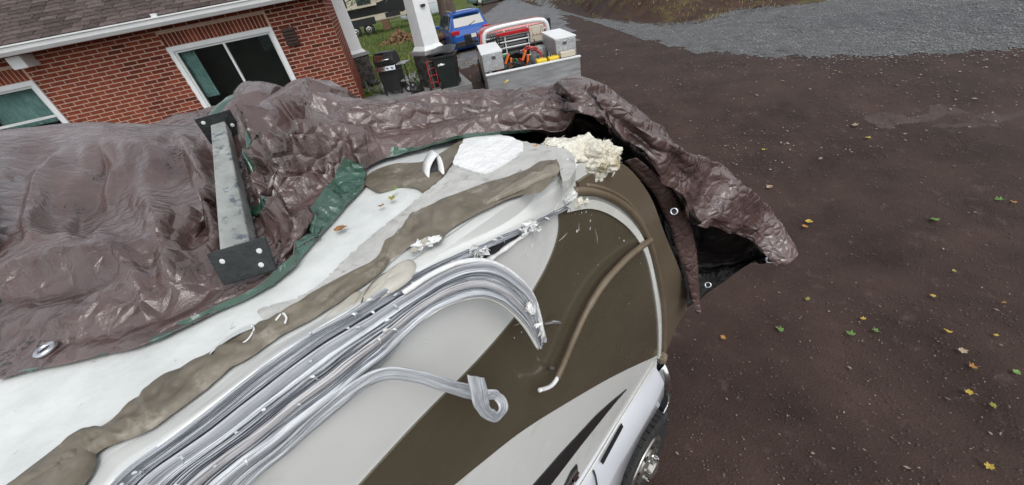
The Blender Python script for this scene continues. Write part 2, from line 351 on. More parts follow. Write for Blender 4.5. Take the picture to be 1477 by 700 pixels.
# ------------------------------------------------------------------ terrain
BANK = [(5, 60), (6.2, 25), (6.4, 19.8), (6.8, 16.7), (8.1, 14.6), (9.3, 14.9), (10.2, 15.5), (11.6, 14.2), (12.9, 13.8), (20, 12), (60, 10)]
APR = [(5.4, 60), (5.75, 16), (5.95, 13.0), (6.39, 10.9), (7.26, 9.68), (8.27, 8.78), (9.78, 8.0), (11.44, 7.43), (16, 6.3), (60, 5)]
def gz(h, s):
    zr = lerpt([(-200, 0), (2.5, 0), (5.5, .3), (8, .70), (11, .85), (18, 1.03), (30, 1.05), (60, 1.0), (400, 1.0)], h)
    right_ = sst(4, 14, s)
    zr = zr*(1-right_) + right_*lerpt([(-50, 0), (3, .1), (8, .45), (14, .9), (30, 1.6), (400, 3)], h)
    # bank beyond the gravel apron
    bank = sst(.3, 5.5, h-lerpt(BANK, s)) * sst(5.5, 8, s)
    zr += bank*1.1
    sb = lerpt([(0, -1), (8, -.15), (10, -.25), (18, -2.0), (30, -1.4), (60, -1)], h)
    zl = lerpt([(-50, 0), (4, .2), (7.5, 1.62), (30, 1.62), (45, 1.3), (60, 1.1), (400, 1.1)], h)
    k = 1-sst(sb-1.0, sb, s)
    return zr*(1-k)+zl*k
def axis(near0, near1, step, far, grow=1.25):
    a = list(np.arange(near0, near1+1e-6, step)); d = step; x = near1
    while x < far: d *= grow; x += d; a.append(x)
    d = step; x = near0
    while x > -far: d *= grow; x -= d; a.insert(0, x)
    return a
hh = axis(-2, 32, .4, 600); ss_ = axis(-12, 22, .4, 600)
g = MB(); g.grid([[HS(h, s, gz(h, s)+.012*nz(h*1.3, s*1.3)+.02*nz(h*.4, s*.4, 3)) for s in ss_] for h in hh])
ground = obj('ground', g, m_dirt, smooth=True, kind='structure')
def sheet(name, inside, h0, h1, s0, s1, step, m, dz, smooth=True, rough=0.0):
    """a sheet laid on the terrain, its outline irregular"""
    nh = int((h1-h0)/step); ns = int((s1-s0)/step); idx = {}; b = MB()
    def vid(i, j):
        if (i, j) not in idx:
            h = h0+i*step+.45*step*nz(i*.9, j*.9, 1); s = s0+j*step+.45*step*nz(i*.9, j*.9, 7)
            b.v.append(tuple(HS(h, s, gz(h, s)+dz+.012*nz(h*1.3, s*1.3)+.02*nz(h*.4, s*.4, 3)+rough*nz(h*2.2, s*2.2, 5)))); idx[(i, j)] = len(b.v)-1
        return idx[(i, j)]
    for i in range(nh):
        for j in range(ns):
            h = h0+(i+.5)*step; s = s0+(j+.5)*step
            if inside(h+.35*nz(h*1.7, s*1.7, 2), s+.35*nz(h*1.7, s*1.7, 9)):
                b.f.append([vid(i, j), vid(i, j+1), vid(i+1, j+1), vid(i+1, j)]); b.mi.append(0)
    return obj(name, b, m, smooth=smooth, kind='structure')
# gravel apron: boundary runs (13.3,6.2)->(10,9.5)->(7.2,12)
def apron(h, s): return s > 5.4 and lerpt(APR, s) < h < lerpt(BANK, s)+.5
sheet('gravel_apron', apron, 4, 40, 4, 34, .18, m_gravel, .005, rough=.004)
sheet('damp_gravel', lambda h, s: apron(h-.9, s) and ((h-10.2+.9*(s-12))/1.6)**2+((s-13)/3.4)**2+.5*nz(h*.8, s*.8) < 1, 4, 20, 8, 24, .2, mat('damp_gravel', (.045, .047, .05), .6, (.115, .118, .12), 24, bump=1, bscale=70, detail=8, bdist=.03), .010, rough=.004)
def bankf(h, s): return s > 5.6 and h > lerpt(BANK, s)
sheet('dirt_bank', bankf, 10, 60, 5, 40, .3, m_bank, .012, rough=.05)
def roadf(h, s):
    c = lerpt([(16, 1.6), (24, 2.6), (36, 4.6), (60, 10), (90, 18)], h)
    return h > 15.5+.6*nz(s, 0) and abs(s-c) < lerpt([(16, 2.6), (24, 2.8), (40, 3.2), (90, 4.5)], h)
sheet('road', roadf, 15, 90, -3, 24, .4, m_road, .010)
def lawnf(h, s):
    sb = lerpt([(8, -.15), (10, -.45), (13, -.8), (18, -2.0), (24, -1.6), (30, -1.2), (42, .4), (60, 3.5), (90, 10)], h)
    return h > 9.9 and s < sb
sheet('lawn', lawnf, 9.5, 90, -40, 10, .4, m_lawn, .014)
sheet('worn_patch', lambda h, s: ((h-5.2+.5*(s-8.2))/.42)**2+((s-8.5)/1.7)**2+.6*nz(h*2.5, s*2.5) < 1, 3, 8, 6, 12, .08, mat('worn_dirt', (.056, .040, .036), .7, (.098, .073, .064), 3, bump=.5, bscale=60, spec=.1), .002)
# patio slab
pw = MB()
RW = RZ_H + atan2(.23, 1)     # house wall direction
cwall = HS(9.4+.23*-2.61, -2.61, 0)
wx = Vector((cos(RW), sin(RW), 0)); wy = Vector((-sin(RW), cos(RW), 0))
poly = [cwall+wx*a+wy*b for a, b in ((-.4, -.25), (2.45, -.25), (2.6, 3.0), (-.4, 3.2))]
pw.prism([(p.x, p.y, 1.50) for p in poly], (0, 0, .135))
obj('patio', pw, m_conc, kind='structure', bevel=.01)

# scattered stones, leaf crumbs, blades (uncountable)
def scatter(name, n, sampler, make, m, label, cat):
    b = MB()
    for _ in range(n):
        q = sampler()
        if q: make(b, *q)
    return tag(obj(name, b, m, fix=False), label, cat, kind='stuff')
def stone(b, h, s, r):
    z = gz(h, s)+.012+.02*nz(h*.4, s*.4, 3); c = HS(h, s, z+r*.25); a = random.random()*6
    pts = []
    for k in range(4): pts.append(c+Vector((cos(a+k*pi/2)*r*random.uniform(.7, 1.2), sin(a+k*pi/2)*r*random.uniform(.7, 1.2), random.uniform(-.2, .2)*r)))
    b.add(pts+[c+Vector((random.uniform(-.3, .3)*r, random.uniform(-.3, .3)*r, r*random.uniform(.45, .8)))], [(0,1,4),(1,2,4),(2,3,4),(3,0,4)])
def flat(b, h, s, r):
    z = gz(h, s)+.022+.012*nz(h*1.3, s*1.3)+.02*nz(h*.4, s*.4, 3); a = random.random()*6; c = HS(h, s, z)
    k = random.uniform(.25, .7)
    ax = Vector((cos(a), sin(a), random.uniform(-.3, .3)))*r; ay = Vector((-sin(a), cos(a), random.uniform(-.3, .3)))*r*k
    b.add([c+ax, c+ay+Vector((0, 0, r*.2)), c-ax, c-ay], [(0,1,2,3)])
def s_apron():
    for _ in range(30):
        h = 6+14*random.random()**1.3; s = random.uniform(5.2, 18)
        if apron(h+random.gauss(0, .1)+abs(random.gauss(0, .5))*(random.random() < .35), s): return (h, s, random.uniform(.010, .028))
scatter('apron_stones', 22000, s_apron, stone, m_stone_bit, 'loose grey crushed stone covering the gravel apron', 'gravel')
def s_drive():
    t = random.random(); h = random.uniform(.3, 4.5) if t < .45 else random.uniform(4.5, 15); s = random.uniform(1.2, 4.5+h)
    return (h, s, random.uniform(.004, .011) if t < .45 else random.uniform(.006, .018))
m_peb = mat('dull_pebble', (.055, .04, .036), .8, (.13, .105, .095), 2, spec=.15)
scatter('driveway_pebbles', 9000, s_drive, stone, m_peb, 'small brown pebbles pressed into the dirt driveway', 'pebbles')
m_crumb = mat('leaf_crumb', (.13, .095, .07), .8, (.40, .34, .27), 1.5, c3=(.30, .14, .04), c3scale=2.5, spec=.15)
def s_crumb():
    t = random.random(); h = random.uniform(.3, 5) if t < .22 else random.uniform(5, 17); s = random.uniform(1.0, 4.5+h*1.1)
    if nz(h*.35, s*.35, 4) < random.uniform(-.6, .35): return None
    return (h, s, random.uniform(.003, .009)*(1+2*random.random()**6) if t < .22 else random.uniform(.008, .022)*(1+1.2*random.random()**5))
scatter('leaf_crumbs', 7000, s_crumb, flat, m_crumb, 'pale crumbs of dead leaves strewn over the dirt driveway', 'leaf litter')
def s_yl():
    h = random.uniform(10, 24); s = random.uniform(-3, 1.2)
    return (h, s, random.uniform(.02, .05)) if random.random() < .8 else None
m_yl = mat('yellow_litter', (.42, .27, .04), .8, (.55, .40, .10), 1.5)
scatter('yellow_leaf_litter', 900, s_yl, flat, m_yl, 'yellow fallen leaves scattered beside the lawn edge', 'leaf litter')
def blade(b, h, s, r):
    z = gz(h, s); c = HS(h, s, z); a = random.random()*6; u = Vector((cos(a), sin(a), 0))*r*.16
    t = Vector((random.uniform(-.5, .5)*r, random.uniform(-.5, .5)*r, r)); b.add([c-u, c+u, c+t], [(0,1,2)])
def s_lawn():
    h = 10+40*random.random()**1.6; s = random.uniform(-14, 8)
    return (h, s, random.uniform(.05, .13)*(1+h/50)) if lawnf(h, s) else None
scatter('grass_blades', 45000, s_lawn, blade, m_blade, 'green lawn grass with fallen leaves behind the porch', 'grass')
def s_bank():
    h = random.uniform(13, 40); s = random.uniform(5, 26)
    return (h, s, random.uniform(.06, .16)) if bankf(h, s) and nz(h*.5, s*.5, 8) > -.05 else None
scatter('bank_weeds', 14000, s_bank, lambda b, h, s, r: blade(b, h, s, r), mat('bank_weed', (.16, .15, .04), .8, (.30, .26, .10), .7), 'dry weeds and grass on the dirt bank', 'weeds')

# ------------------------------------------------------------------ the motorhome
YW, ZR = .442, 3.165
coach = thing('motorhome', 'storm-damaged white and brown motorhome with torn roof edge under the tarp', 'motorhome', (0, YW+1.2, 0))
def W(px, py, off=0): return Uy(px, py, YW-off)          # a point on the side wall (off = metres proud of it)
def xz(p): return (p.x, p.z)
outline = [xz(W(*p)) for p in ((990, 444), (986, 408), (957, 336), (934, 279), (896, 236))]
prof = [(-5, .55), (-.75, .55), (-.75, 1.76), (1.20, 1.785), (1.38, 1.81)] + outline + [(.69, 3.12), (.56, 3.15), (.40, 3.158), (-5, 3.158)]
n = len(prof)
smi = [0]*n
for i in range(3, 10): smi[i] = 1
b = MB(); b.prism([(x, YW+.004, z) for x, z in prof], (0, 2.4, 0), 0, smi)
obj('body_shell', b, [m_wall, m_brownc], coach)
def panel(name, px, off0, off1, m, parent=coach, nsub=0, closed=True):
    """flat piece on the side wall, from its outline"""
    P = [W(*p) for p in px]; b = MB()
    b.prism([(p.x, YW-off0, p.z) for p in P], (0, -(off1-off0), 0)); return obj(name, b, m, parent)
def crp(px, n=5): return [(p.x, p.y) for p in cr([Vector((x, y, 0)) for x, y in px], n)]
# side skin panels and painted swooshes
arch = crp([(812, 303), (850, 297), (882, 308), (912, 335), (932, 372), (944, 425), (949, 475), (948, 513)])
left_edge = crp([(806, 304), (807, 330), (799, 362), (780, 402), (748, 452), (690, 520), (600, 612), (516, 704)])
low_edge = crp([(948, 513), (900, 535), (850, 562), (760, 617), (700, 663), (640, 712)])
panel('brown_swoosh', arch+low_edge[1:]+[(560, 790), (430, 790)]+left_edge[::-1], -.003, .0008, m_brown)
stripe_l = [(904, 562), (882, 580), (860, 600), (810, 654), (770, 700), (700, 775)]
stripe_r = [(735, 775), (794, 700), (840, 640), (872, 600), (890, 578)]
panel('black_stripe', stripe_l+stripe_r, -.003, .0012, m_decalb)
# brown front cap: its side flange, swelling slightly
cap_in = crp([(836, 283), (860, 284), (895, 300), (925, 335), (944, 385), (955, 440), (957, 500), (955, 520)])
cap_out = crp([(990, 444), (986, 408), (957, 336), (934, 279), (896, 236), (862, 245), (832, 262)])
panel('front_cap', cap_in+[(972, 478)]+cap_out, -.004, .004, m_brownc)
def bead(name, px, r, m, off=0.004, parent=coach, n=6, sm=8):
    P = [W(x, y, off) for x, y in crp(px, sm)]; b = MB(); b.tube(P, r, n); return obj(name, b, m, parent, smooth=True)
def flatband(name, px, w, off0, off1, m, parent=coach):
    P = [W(x, y) for x, y in crp(px, 8)]; L = []; R = []
    for i, p in enumerate(P):
        t = P[min(i+1, len(P)-1)]-P[max(i-1, 0)]; nn = Vector((-t.z, 0, t.x)).normalized()
        ww = w(i/(len(P)-1)) if callable(w) else w
        L.append(p+nn*ww/2); R.append(p-nn*ww/2)
    b = MB(); poly = L+R[::-1]; rows = [[(a.x, YW-o, a.z) for a, o in zip((l, l, r_, r_), (off0, off1, off1, off0))] for l, r_ in zip(L, R)]
    b.grid(rows); return obj(name, b, m, parent)
flatband('white_trim', [(816, 299), (850, 294), (882, 305), (912, 330), (932, 366), (944, 420), (950, 472), (950, 515)], .022, -.003, .006, m_wtrim)
bead('brown_moulding', [(828, 276), (850, 276), (880, 285), (908, 304), (930, 334), (946, 380), (957, 440), (958, 495), (955, 520)], [.011]*50+[.011]*20, m_btrim, .004)
bead('brown_moulding', [(846, 267), (875, 274), (905, 292), (930, 325)], [.006]*40, m_btrim, .005)
# lower edge trim and chrome lettering
def wl(name, px, r, m, off): b = MB(); b.tube([W(x, y, off) for x, y in px], r, 6); return obj(name, b, m, coach, smooth=True)
wl('lower_edge_trim', [(946, 524), (891, 612), (860, 664), (838, 700), (790, 775)], .006, m_wtrim, .002)
def emblem():   # raised chrome letters, mostly cut off by the picture's edge
    base = panel('emblem', [(832, 670), (833, 684), (828, 694), (818, 715), (806, 735), (795, 735), (812, 705), (824, 680)], -.002, .003, m_black)
    for px in ([(831, 677), (834, 681), (824, 695), (822, 690)], [(824, 689), (826, 692), (818, 707), (814, 703)], [(833, 684), (833, 688), (828, 695), (827, 692)],
               [(826, 697), (827, 700), (814, 722), (812, 719)], [(818, 702), (823, 699), (821, 703), (818, 707)]):
        P = [W(*p) for p in px]; b = MB(); b.prism([(p.x, YW-.003, p.z) for p in P], (0, -.004, 0)); obj('letter', b, m_chrome, base)
emblem()

# --- roof
def roofpoly(name, px, z, m, th=.004, parent=coach, zf=None):
    P = [Uz(x, y, z) for x, y in px]; b = MB(); b.prism([(p.x, p.y, z-th) for p in P], (0, 0, th)); return obj(name, b, m, parent)
b = MB()
rows = []
for i in range(60):
    x = -5+5.62*i/59 if i < 30 else -.0+.0
xs = [-5, -3, -1.5, -.8]+list(np.linspace(-.6, .62, 60))
for x in xs:
    rows.append([(x, y, ZR-.004-.05*max(0, (x-.5))**1.0*2*(x > .5)+.0015*nz(x*6, y*6)) for y in list(np.linspace(.47, 1.4, 40))+[2.0, 2.84]])
b.grid(rows); obj('roof_membrane', b, m_roof, coach, smooth=True)
# scuffed strip beside the sealant (membrane scraped off)
def ragged(px, amp=2.2, n=6, seed=0):
    out = []
    Q = crp(px, n)
    for i, (x, y) in enumerate(Q): out.append((x+amp*nz(i*.9, seed, 1)*1.6, y+amp*nz(i*.9, seed, 5)*1.6))
    return out
grey_top = ragged([(382, 462), (372, 447), (392, 440), (432, 428), (470, 402), (494, 377), (530, 345), (558, 322), (590, 297), (613, 277), (640, 255), (655, 236), (690, 205), (720, 200), (760, 205), (800, 215)], 2, 8)
grey_bot = [(812, 240), (770, 262), (700, 290), (640, 315), (600, 345), (540, 395), (470, 430), (400, 470)]
roofpoly('scuffed_strip', grey_top+grey_bot, ZR+.0015, m_roofgrey, .004)
roofpoly('torn_membrane_patch', ragged([(653, 234), (664, 210), (676, 190), (687, 186), (705, 190), (727, 195), (754, 206), (748, 221), (722, 238), (698, 249), (672, 243), (653, 236)], 1.2, 5, 3), ZR+.007, m_shred, .005)
roofpoly('sealant_puddle', crp([(526, 266), (533, 250), (569, 236), (614, 232), (660, 205), (700, 180), (720, 190), (655, 232), (637, 255), (612, 274), (598, 269), (575, 267), (559, 272), (543, 275), (526, 266)], 5), ZR+.004, m_caulk, .006)
# loose seam: exposed wood under lifted membrane
roofpoly('exposed_wood', crp([(302, 513), (325, 500), (350, 487), (364, 478), (362, 486), (345, 497), (322, 507), (302, 513)], 4), ZR+.0045, m_wood2, .003)
b = MB(); lip = [(302, 512), (318, 498), (340, 484), (364, 474)]; lo = [(303, 510), (320, 494), (342, 479), (365, 470)]
rows = []
for (x, y), (x2, y2) in zip(crp(lip, 5), crp(lo, 5)): rows.append([Uz(x, y, ZR+.013), Uz((x+x2)/2, (y+y2)/2-1, ZR+.011), Uz(x2, y2-3, ZR+.001)])
b.grid(rows); obj('lifted_membrane', b, m_roof, coach, smooth=True)

# --- sealant bead along the roof edge
def ribbon(top, bot, prof, m=14, nsub=6, nrm=Vector((0, 0, 1)), wob=0, seed=0, uvl=1, jag=0):
    T = cr(top, nsub); B = cr(bot, nsub); rows = []; uvs = []; L = 0
    for i, (a, c) in enumerate(zip(T, B)):
        if i: L += ((a+c)/2-(T[i-1]+B[i-1])/2).length
        row = []; uvr = []
        for k in range(m+1):
            t = k/m; p = a.lerp(c, t); nn = nrm(i/(len(T)-1)) if callable(nrm) else nrm
            h = prof(t, i/(len(T)-1)); h += wob*nz(p.x*22+seed, p.y*22+p.z*22, seed)*min(1, 6*t*(1-t)*4)
            if jag: h += jag*(nz(L*16, t*2.2, 3+seed)+.6*nz(L*45, t*5, 8)); p = p+(a-c).normalized()*jag*1.3*nz(L*21, t*1.5, 14+seed)
            row.append(p+nn*h); uvr.append((L*uvl, t))
        rows.append(row); uvs.append(uvr)
    b = MB(); b.grid(rows, 0, uvs); return b
up_ = [(-60, 750), (23, 700), (91, 650), (128, 622), (155, 616), (197, 581), (229, 554), (274, 526), (320, 503), (366, 474), (407, 455), (475, 412), (540, 378), (560, 350), (583, 329), (594, 311), (626, 296), (690, 271), (744, 254), (783, 236), (803, 234)]
lo_ = [(40, 790), (119, 700), (137, 673), (142, 659), (165, 645), (215, 626), (250, 602), (297, 567), (334, 535), (366, 517), (411, 485), (462, 458), (543, 402), (568, 376), (600, 356), (634, 352), (650, 334), (704, 304), (744, 286), (783, 278), (808, 246)]
zs = [ZR+.001]*21
ribb = ribbon([Uz(x, y, z) for (x, y), z in zip(up_, zs)], [Uz(x, y, z-.004) for (x, y), z in zip(lo_, zs)],
              lambda t, u: (.004+.009*min(1, (4*t*(1-t))**.55))*(1+.5*nz(u*46, t*4)), 20, 12, wob=.004)
obj('edge_sealant', ribb, m_caulk, coach, smooth=True)
# overlap lobe of the bead near the bottom left, a second lap line and a thick upper lap
def lobe(name, px, z, hgt, m, seed=0, n=4):
    """a blob of sealant: outline domed up"""
    Q = crp(px, n); P = [Uz(x, y, z) for x, y in Q]; c = sum(P, Vector())/len(P); rows = []
    for k, (r, h) in enumerate(((1, 0), (.95, .55), (.82, .85), (.6, .97), (.35, 1), (.12, 1.01), (.0, 1.01))):
        rows.append([c+(p-c)*r+Vector((0, 0, h*hgt*(1+.25*nz(p.x*25, p.y*25, seed+k*.1)))) for p in P+[P[0]]])
    b = MB(); b.grid(rows); return obj(name, b, m, coach, smooth=True)
lobe('sealant_lobe', [(20, 702), (88, 648), (126, 622), (150, 616), (146, 632), (138, 650), (139, 668), (122, 700), (60, 780), (-20, 760), (20, 702)], ZR+.001, .011, m_caulk, 2)
lobe('sealant_lobe', [(445, 486), (470, 458), (500, 432), (515, 420), (524, 425), (521, 440), (505, 455), (470, 472), (445, 486)], ZR-.004, .004, m_caulkl, 5)
lobe('sealant_lobe', [(505, 452), (522, 425), (548, 405), (575, 384), (594, 376), (601, 386), (594, 402), (570, 420), (535, 438), (505, 452)], ZR-.004, .009, m_caulkl, 7)
lobe('sealant_lobe', [(700, 296), (740, 268), (780, 246), (800, 238), (807, 243), (803, 252), (780, 262), (740, 280), (700, 296)], ZR+.006, .009, m_caulkm, 9)
def lump(name, c, rad, m, seed, rough=.35, sub=4, parent=coach, sq=(1, 1, 1), fz=5):
    bm = bmesh.new(); bmesh.ops.create_icosphere(bm, subdivisions=sub, radius=1)
    for v in bm.verts:
        p = v.co.copy(); k = 1+rough*(.7*nz(p.x*1.6+seed, p.y*1.6, p.z*1.6)+.5*nz(p.x*fz+seed, p.y*fz, p.z*fz)+.35*nz(p.x*fz*2.6, p.y*fz*2.6+seed, p.z*fz*2.6))
        v.co = Vector((p.x*rad[0], p.y*rad[1], p.z*rad[2]))*k + c
    me = bpy.data.meshes.new(name); bm.to_mesh(me); bm.free(); me.polygons.foreach_set('use_smooth', [sub > 3]*len(me.polygons))
    return obj(name, me, m, parent)
for i, (px, py, r_) in enumerate(((604, 354, .011), (613, 350, .009), (624, 347, .010), (598, 360, .007), (631, 346, .006))):
    lump('torn_sealant', Uz(px, py, ZR+.010), (r_, r_*.7, r_*.5), [m_shred, m_caulkl][i % 2], 60+i*3, 1.1, 4, coach, fz=3)
b = MB(); b.tube([Uz(x, y, ZR+.010) for x, y in crp([(300, 520), (330, 503), (355, 492), (366, 476), (363, 470)], 5)], .0012, 5); obj('torn_lip', b, m_shred, coach)
b = MB(); b.tube([Uz(x, y, ZR+.014) for x, y in crp([(398, 462), (407, 452), (413, 458), (411, 466)], 5)], .0014, 5); obj('torn_lip', b, m_shred, coach)
b = MB(); b.tube([Uz(x, y, ZR+.004) for x, y in crp([(563, 392), (545, 400), (530, 418), (523, 432), (519, 446)], 6)], .0013, 5); obj('sealant_edge_line', b, m_caulk, coach)
b = MB(); b.tube([Uz(x, y, ZR+.0065) for x, y in crp([(490, 402), (540, 376), (568, 345), (592, 312), (625, 293), (690, 268), (744, 251)], 6)], .0012, 5); obj('sealant_edge_line', b, m_caulkl, coach)

# --- flange between bead and rail
fl_top = [(-40, 830), (60, 760), (130, 690), (160, 655), (240, 610), (300, 570), (370, 515), (460, 462), (540, 405), (600, 356), (650, 335), (704, 305), (760, 282), (800, 262), (812, 246)]
fl_bot = [(60, 830), (110, 760), (155, 702), (205, 662), (274, 609), (340, 558), (411, 505), (480, 462), (560, 420), (610, 388), (660, 362), (720, 338), (770, 314), (812, 295), (822, 288)]
ztop = [ZR-.004]*8+[ZR-.006]*2+[ZR-.012]*2+[ZR-.018]*3
fb = MB(); T = cr([Uz(x, y, z) for (x, y), z in zip(fl_top, ztop)], 6); B2 = cr([W(x, y, .006) for x, y in fl_bot], 6)
rows = [[a+Vector((0, .015, -.002)), a, a.lerp(c, .55)+Vector((0, 0, -.001)), a.lerp(c, .9)+Vector((0, 0, .001)), c, c+Vector((0, .002, -.02))] for a, c in zip(T, B2)]
fb.grid(rows); obj('roof_flange', fb, m_wall, coach, smooth=True)

# --- scraped rail, still fixed at the back, peeled off and curling at the front
def ridges(amp, nr, ph=0, sharp=1.0):
    def f(t, u):
        e = min(1, t*14, (1-t)*14)
        return e*amp*(.55+.45*math.copysign(abs(sin(nr*pi*t+ph))**.5, sin(nr*pi*t+ph)))+amp*.35*nz(t*9, u*14, ph)
    return f
NY = lambda u: Vector((0, -1, .25)).normalized()
# upper wall rail (straight, scraped)
r1t = [(60, 830), (155, 700), (274, 609), (411, 503), (500, 450), (575, 405), (630, 378), (680, 357), (740, 332), (785, 311), (822, 290)]
r1b = [(120, 830), (195, 700), (305, 616), (440, 512), (525, 458), (590, 418), (636, 392), (686, 366), (740, 342), (788, 318), (818, 302)]
ob = ribbon([W(x, y, .004) for x, y in r1t], [W(x, y, .010) for x, y in r1b], ridges(.004, 3.0), 18, 10, NY, uvl=3, jag=.0012)
obj('upper_rail', ob, m_streak, coach, smooth=True)
# main peeled strip
offs = [.008, .008, .010, .012, .014, .020, .030, .042, .055, .066, .075, .082]
r2t = [(118, 830), (193, 702), (303, 618), (436, 516), (520, 462), (582, 424), (625, 396), (668, 379), (706, 379), (742, 398), (770, 432), (784, 488)]
r2b = [(215, 830), (318, 700), (400, 634), (505, 552), (560, 505), (606, 462), (640, 441), (672, 430), (700, 428), (728, 441), (755, 468), (776, 502)]
def railprof(t, u):
    g = .0012*nz(t*40, u*30, 3)
    if t < .20: return .005+.002*sin(t/.20*pi)
    if t < .29: return .006+.004*sin((t-.20)/.09*pi)
    if t < .54: return .003+g*1.5+.002*sin(t*70)
    if t < .72: return .003+.0045*sin((t-.54)/.18*pi)**.6+g
    if t < .84: return .001+g*1.5
    return .006+.003*sin((t-.84)/.16*pi)
ob = ribbon([W(x, y, o) for (x, y), o in zip(r2t, offs)], [W(x, y, o*.8) for (x, y), o in zip(r2b, offs)], railprof, 56, 10, lambda u: Vector((.1*u, -1, .25*(1-u))).normalized(), wob=.0006, uvl=3, jag=.0016)
for i_ in range(len(ob.mi)):
    t_ = (i_ % 56+.5)/56; ob.mi[i_] = 1 if t_ < .20 else 2 if t_ < .29 else 0 if t_ < .54 else 3 if t_ < .72 else 0 if t_ < .84 else 2
pl = obj('peeled_rail', ob, [m_streak, m_band, m_streakw, m_streakm], coach, smooth=True)
sm = pl.modifiers.new('thick', 'SOLIDIFY'); sm.thickness = .004; sm.offset = -1
# white lip on its outer edge, and jagged torn end
b = MB(); b.tube([W(x, y-1, o+.004) for (x, y), o in zip(crp(r2t[5:], 6), [offs[5]+(offs[11]-offs[5])*i/36 for i in range(37)])], .0045, 6); obj('rail_lip', b, m_shred, coach, smooth=True)
b = MB(); b.tube([W(x, y+1, o) for (x, y), o in zip(crp(r2b[5:], 6), [(offs[5]+(offs[11]-offs[5])*i/36)*.8+.004 for i in range(37)])], .0035, 6); obj('rail_lip', b, m_wtrim, coach, smooth=True)
rnd = random.Random(3)
for i in range(9):
    t = rnd.random(); px = 758+28*t+rnd.uniform(-3, 3); py = 425+72*t**1.1+rnd.uniform(-4, 4)
    c = W(px, py, .075+.012*t); b = MB()
    pts = [c+Vector((rnd.uniform(-.012, .012), rnd.uniform(-.006, .006), rnd.uniform(-.014, .014))) for _ in range(7)]
    b.add(pts, [(0,1,2),(2,3,4),(1,3,5),(4,5,6),(0,2,6)]); obj('torn_shard', b, m_shred, coach)
# curls of scraped swarf along the rails
for i in range(46):
    t = rnd.random(); line = rnd.choice([(r1t, r1b, .012), (r2t[:7], r2b[:7], .022)])
    A = crp(line[0], 6); Bq = crp(line[1], 6); k = int(t*(len(A)-1)); q = rnd.random(); px = A[k][0]*(1-q)+Bq[k][0]*q; py = A[k][1]*(1-q)+Bq[k][1]*q
    L = rnd.uniform(4, 14); a = radians(-37+rnd.uniform(-40, 40)); pts = []
    for j in range(5):
        pts.append(W(px+L*j/4*cos(a+j*.25), py+L*j/4*sin(a+j*.25), line[2]+.006*sin(j*pi/4)))
    b = MB(); b.tube(pts, [.0016, .0018, .0015, .001, .0005], 5); obj('swarf_curl', b, [m_shred, m_streak][i % 2], coach)
# lower strip hanging free
r3t = [(255, 830), (330, 705), (400, 645), (460, 590), (512, 548), (560, 529), (605, 534), (640, 545), (690, 557)]
r3b = [(275, 830), (350, 712), (418, 652), (475, 602), (520, 566), (560, 548), (600, 552), (636, 564), (690, 580)]
o3 = [.006, .006, .008, .012, .024, .040, .055, .066, .075]
ob = ribbon([W(x, y, o) for (x, y), o in zip(r3t, o3)], [W(x, y, o*.9) for (x, y), o in zip(r3b, o3)], ridges(.0025, 3.2, .4), 16, 14, NY, wob=.001, uvl=3, jag=.002)
o = obj('hanging_strip', ob, m_streakw, coach, smooth=True); k = o.modifiers.new('thick', 'SOLIDIFY'); k.thickness = .003; k.offset = -1
# the loop at its end: ribbon turning back on itself
Lq = [(674, 541, .112), (678, 565, .116), (685, 588, .118), (700, 604, .112), (718, 607, .100), (730, 593, .088), (728, 575, .080), (716, 563, .078), (700, 562, .076), (685, 562, .074)]
Rq = [(697, 545, .110), (700, 562, .112), (705, 580, .110), (711, 592, .104), (716, 594, .096), (720, 587, .086), (717, 579, .078), (711, 574, .074), (700, 576, .072), (685, 577, .070)]
T = [W(*p) for p in Lq]; Bq = [W(*p) for p in Rq]
ob = ribbon(T, Bq, lambda t, u: .0025*nz(t*5, u*9), 8, 10, NY, uvl=3, jag=.005)
o = obj('strip_loop', ob, m_streakw, coach, smooth=True); k = o.modifiers.new('thick', 'SOLIDIFY'); k.thickness = .004; k.offset = 0
# fixed lower rail behind the strip (thin dark groove and white line)
r4t = [(205, 830), (312, 702), (396, 636), (470, 580), (540, 522), (575, 492)]
r4b = [(262, 830), (345, 706), (415, 650), (480, 592), (545, 532), (577, 496)]
ob = ribbon([W(x, y, .004) for x, y in r4t], [W(x, y, .003) for x, y in r4b], ridges(.003, 2.4, 1), 12, 10, NY, uvl=3, jag=.0012)
obj('lower_rail', ob, m_streakw, coach, smooth=True)
# gash in the wall under the flange, with torn skin
panel('gash', [(676, 372), (690, 357), (705, 348), (735, 334), (768, 319), (772, 324), (755, 337), (735, 352), (716, 366), (700, 377)], -.004, .0006, m_void)
b = MB(); b.tube([W(x, y, .004) for x, y in crp([(640, 388), (700, 376), (716, 368), (738, 352), (757, 338), (772, 325)], 4)], [.006, .006, .005, .004, .004]*4+[.003], 6); obj('torn_skin_edge', b, m_shred, coach, smooth=True)
for i in range(16):
    t = i/15; px, py = [(692+rnd.uniform(-14, 16), 364+rnd.uniform(-9, 7)), (762+rnd.uniform(-9, 14), 327+rnd.uniform(-7, 7))][i % 2]
    c = W(px, py, .010); b = MB(); pts = [c+Vector((rnd.uniform(-.013, .013), rnd.uniform(-.010, .008), rnd.uniform(-.011, .011))) for _ in range(7)]
    b.add(pts, [(0,1,2),(2,3,4),(1,3,5),(4,5,6),(0,2,6),(3,5,0)]); obj('torn_skin', b, m_shred, coach)
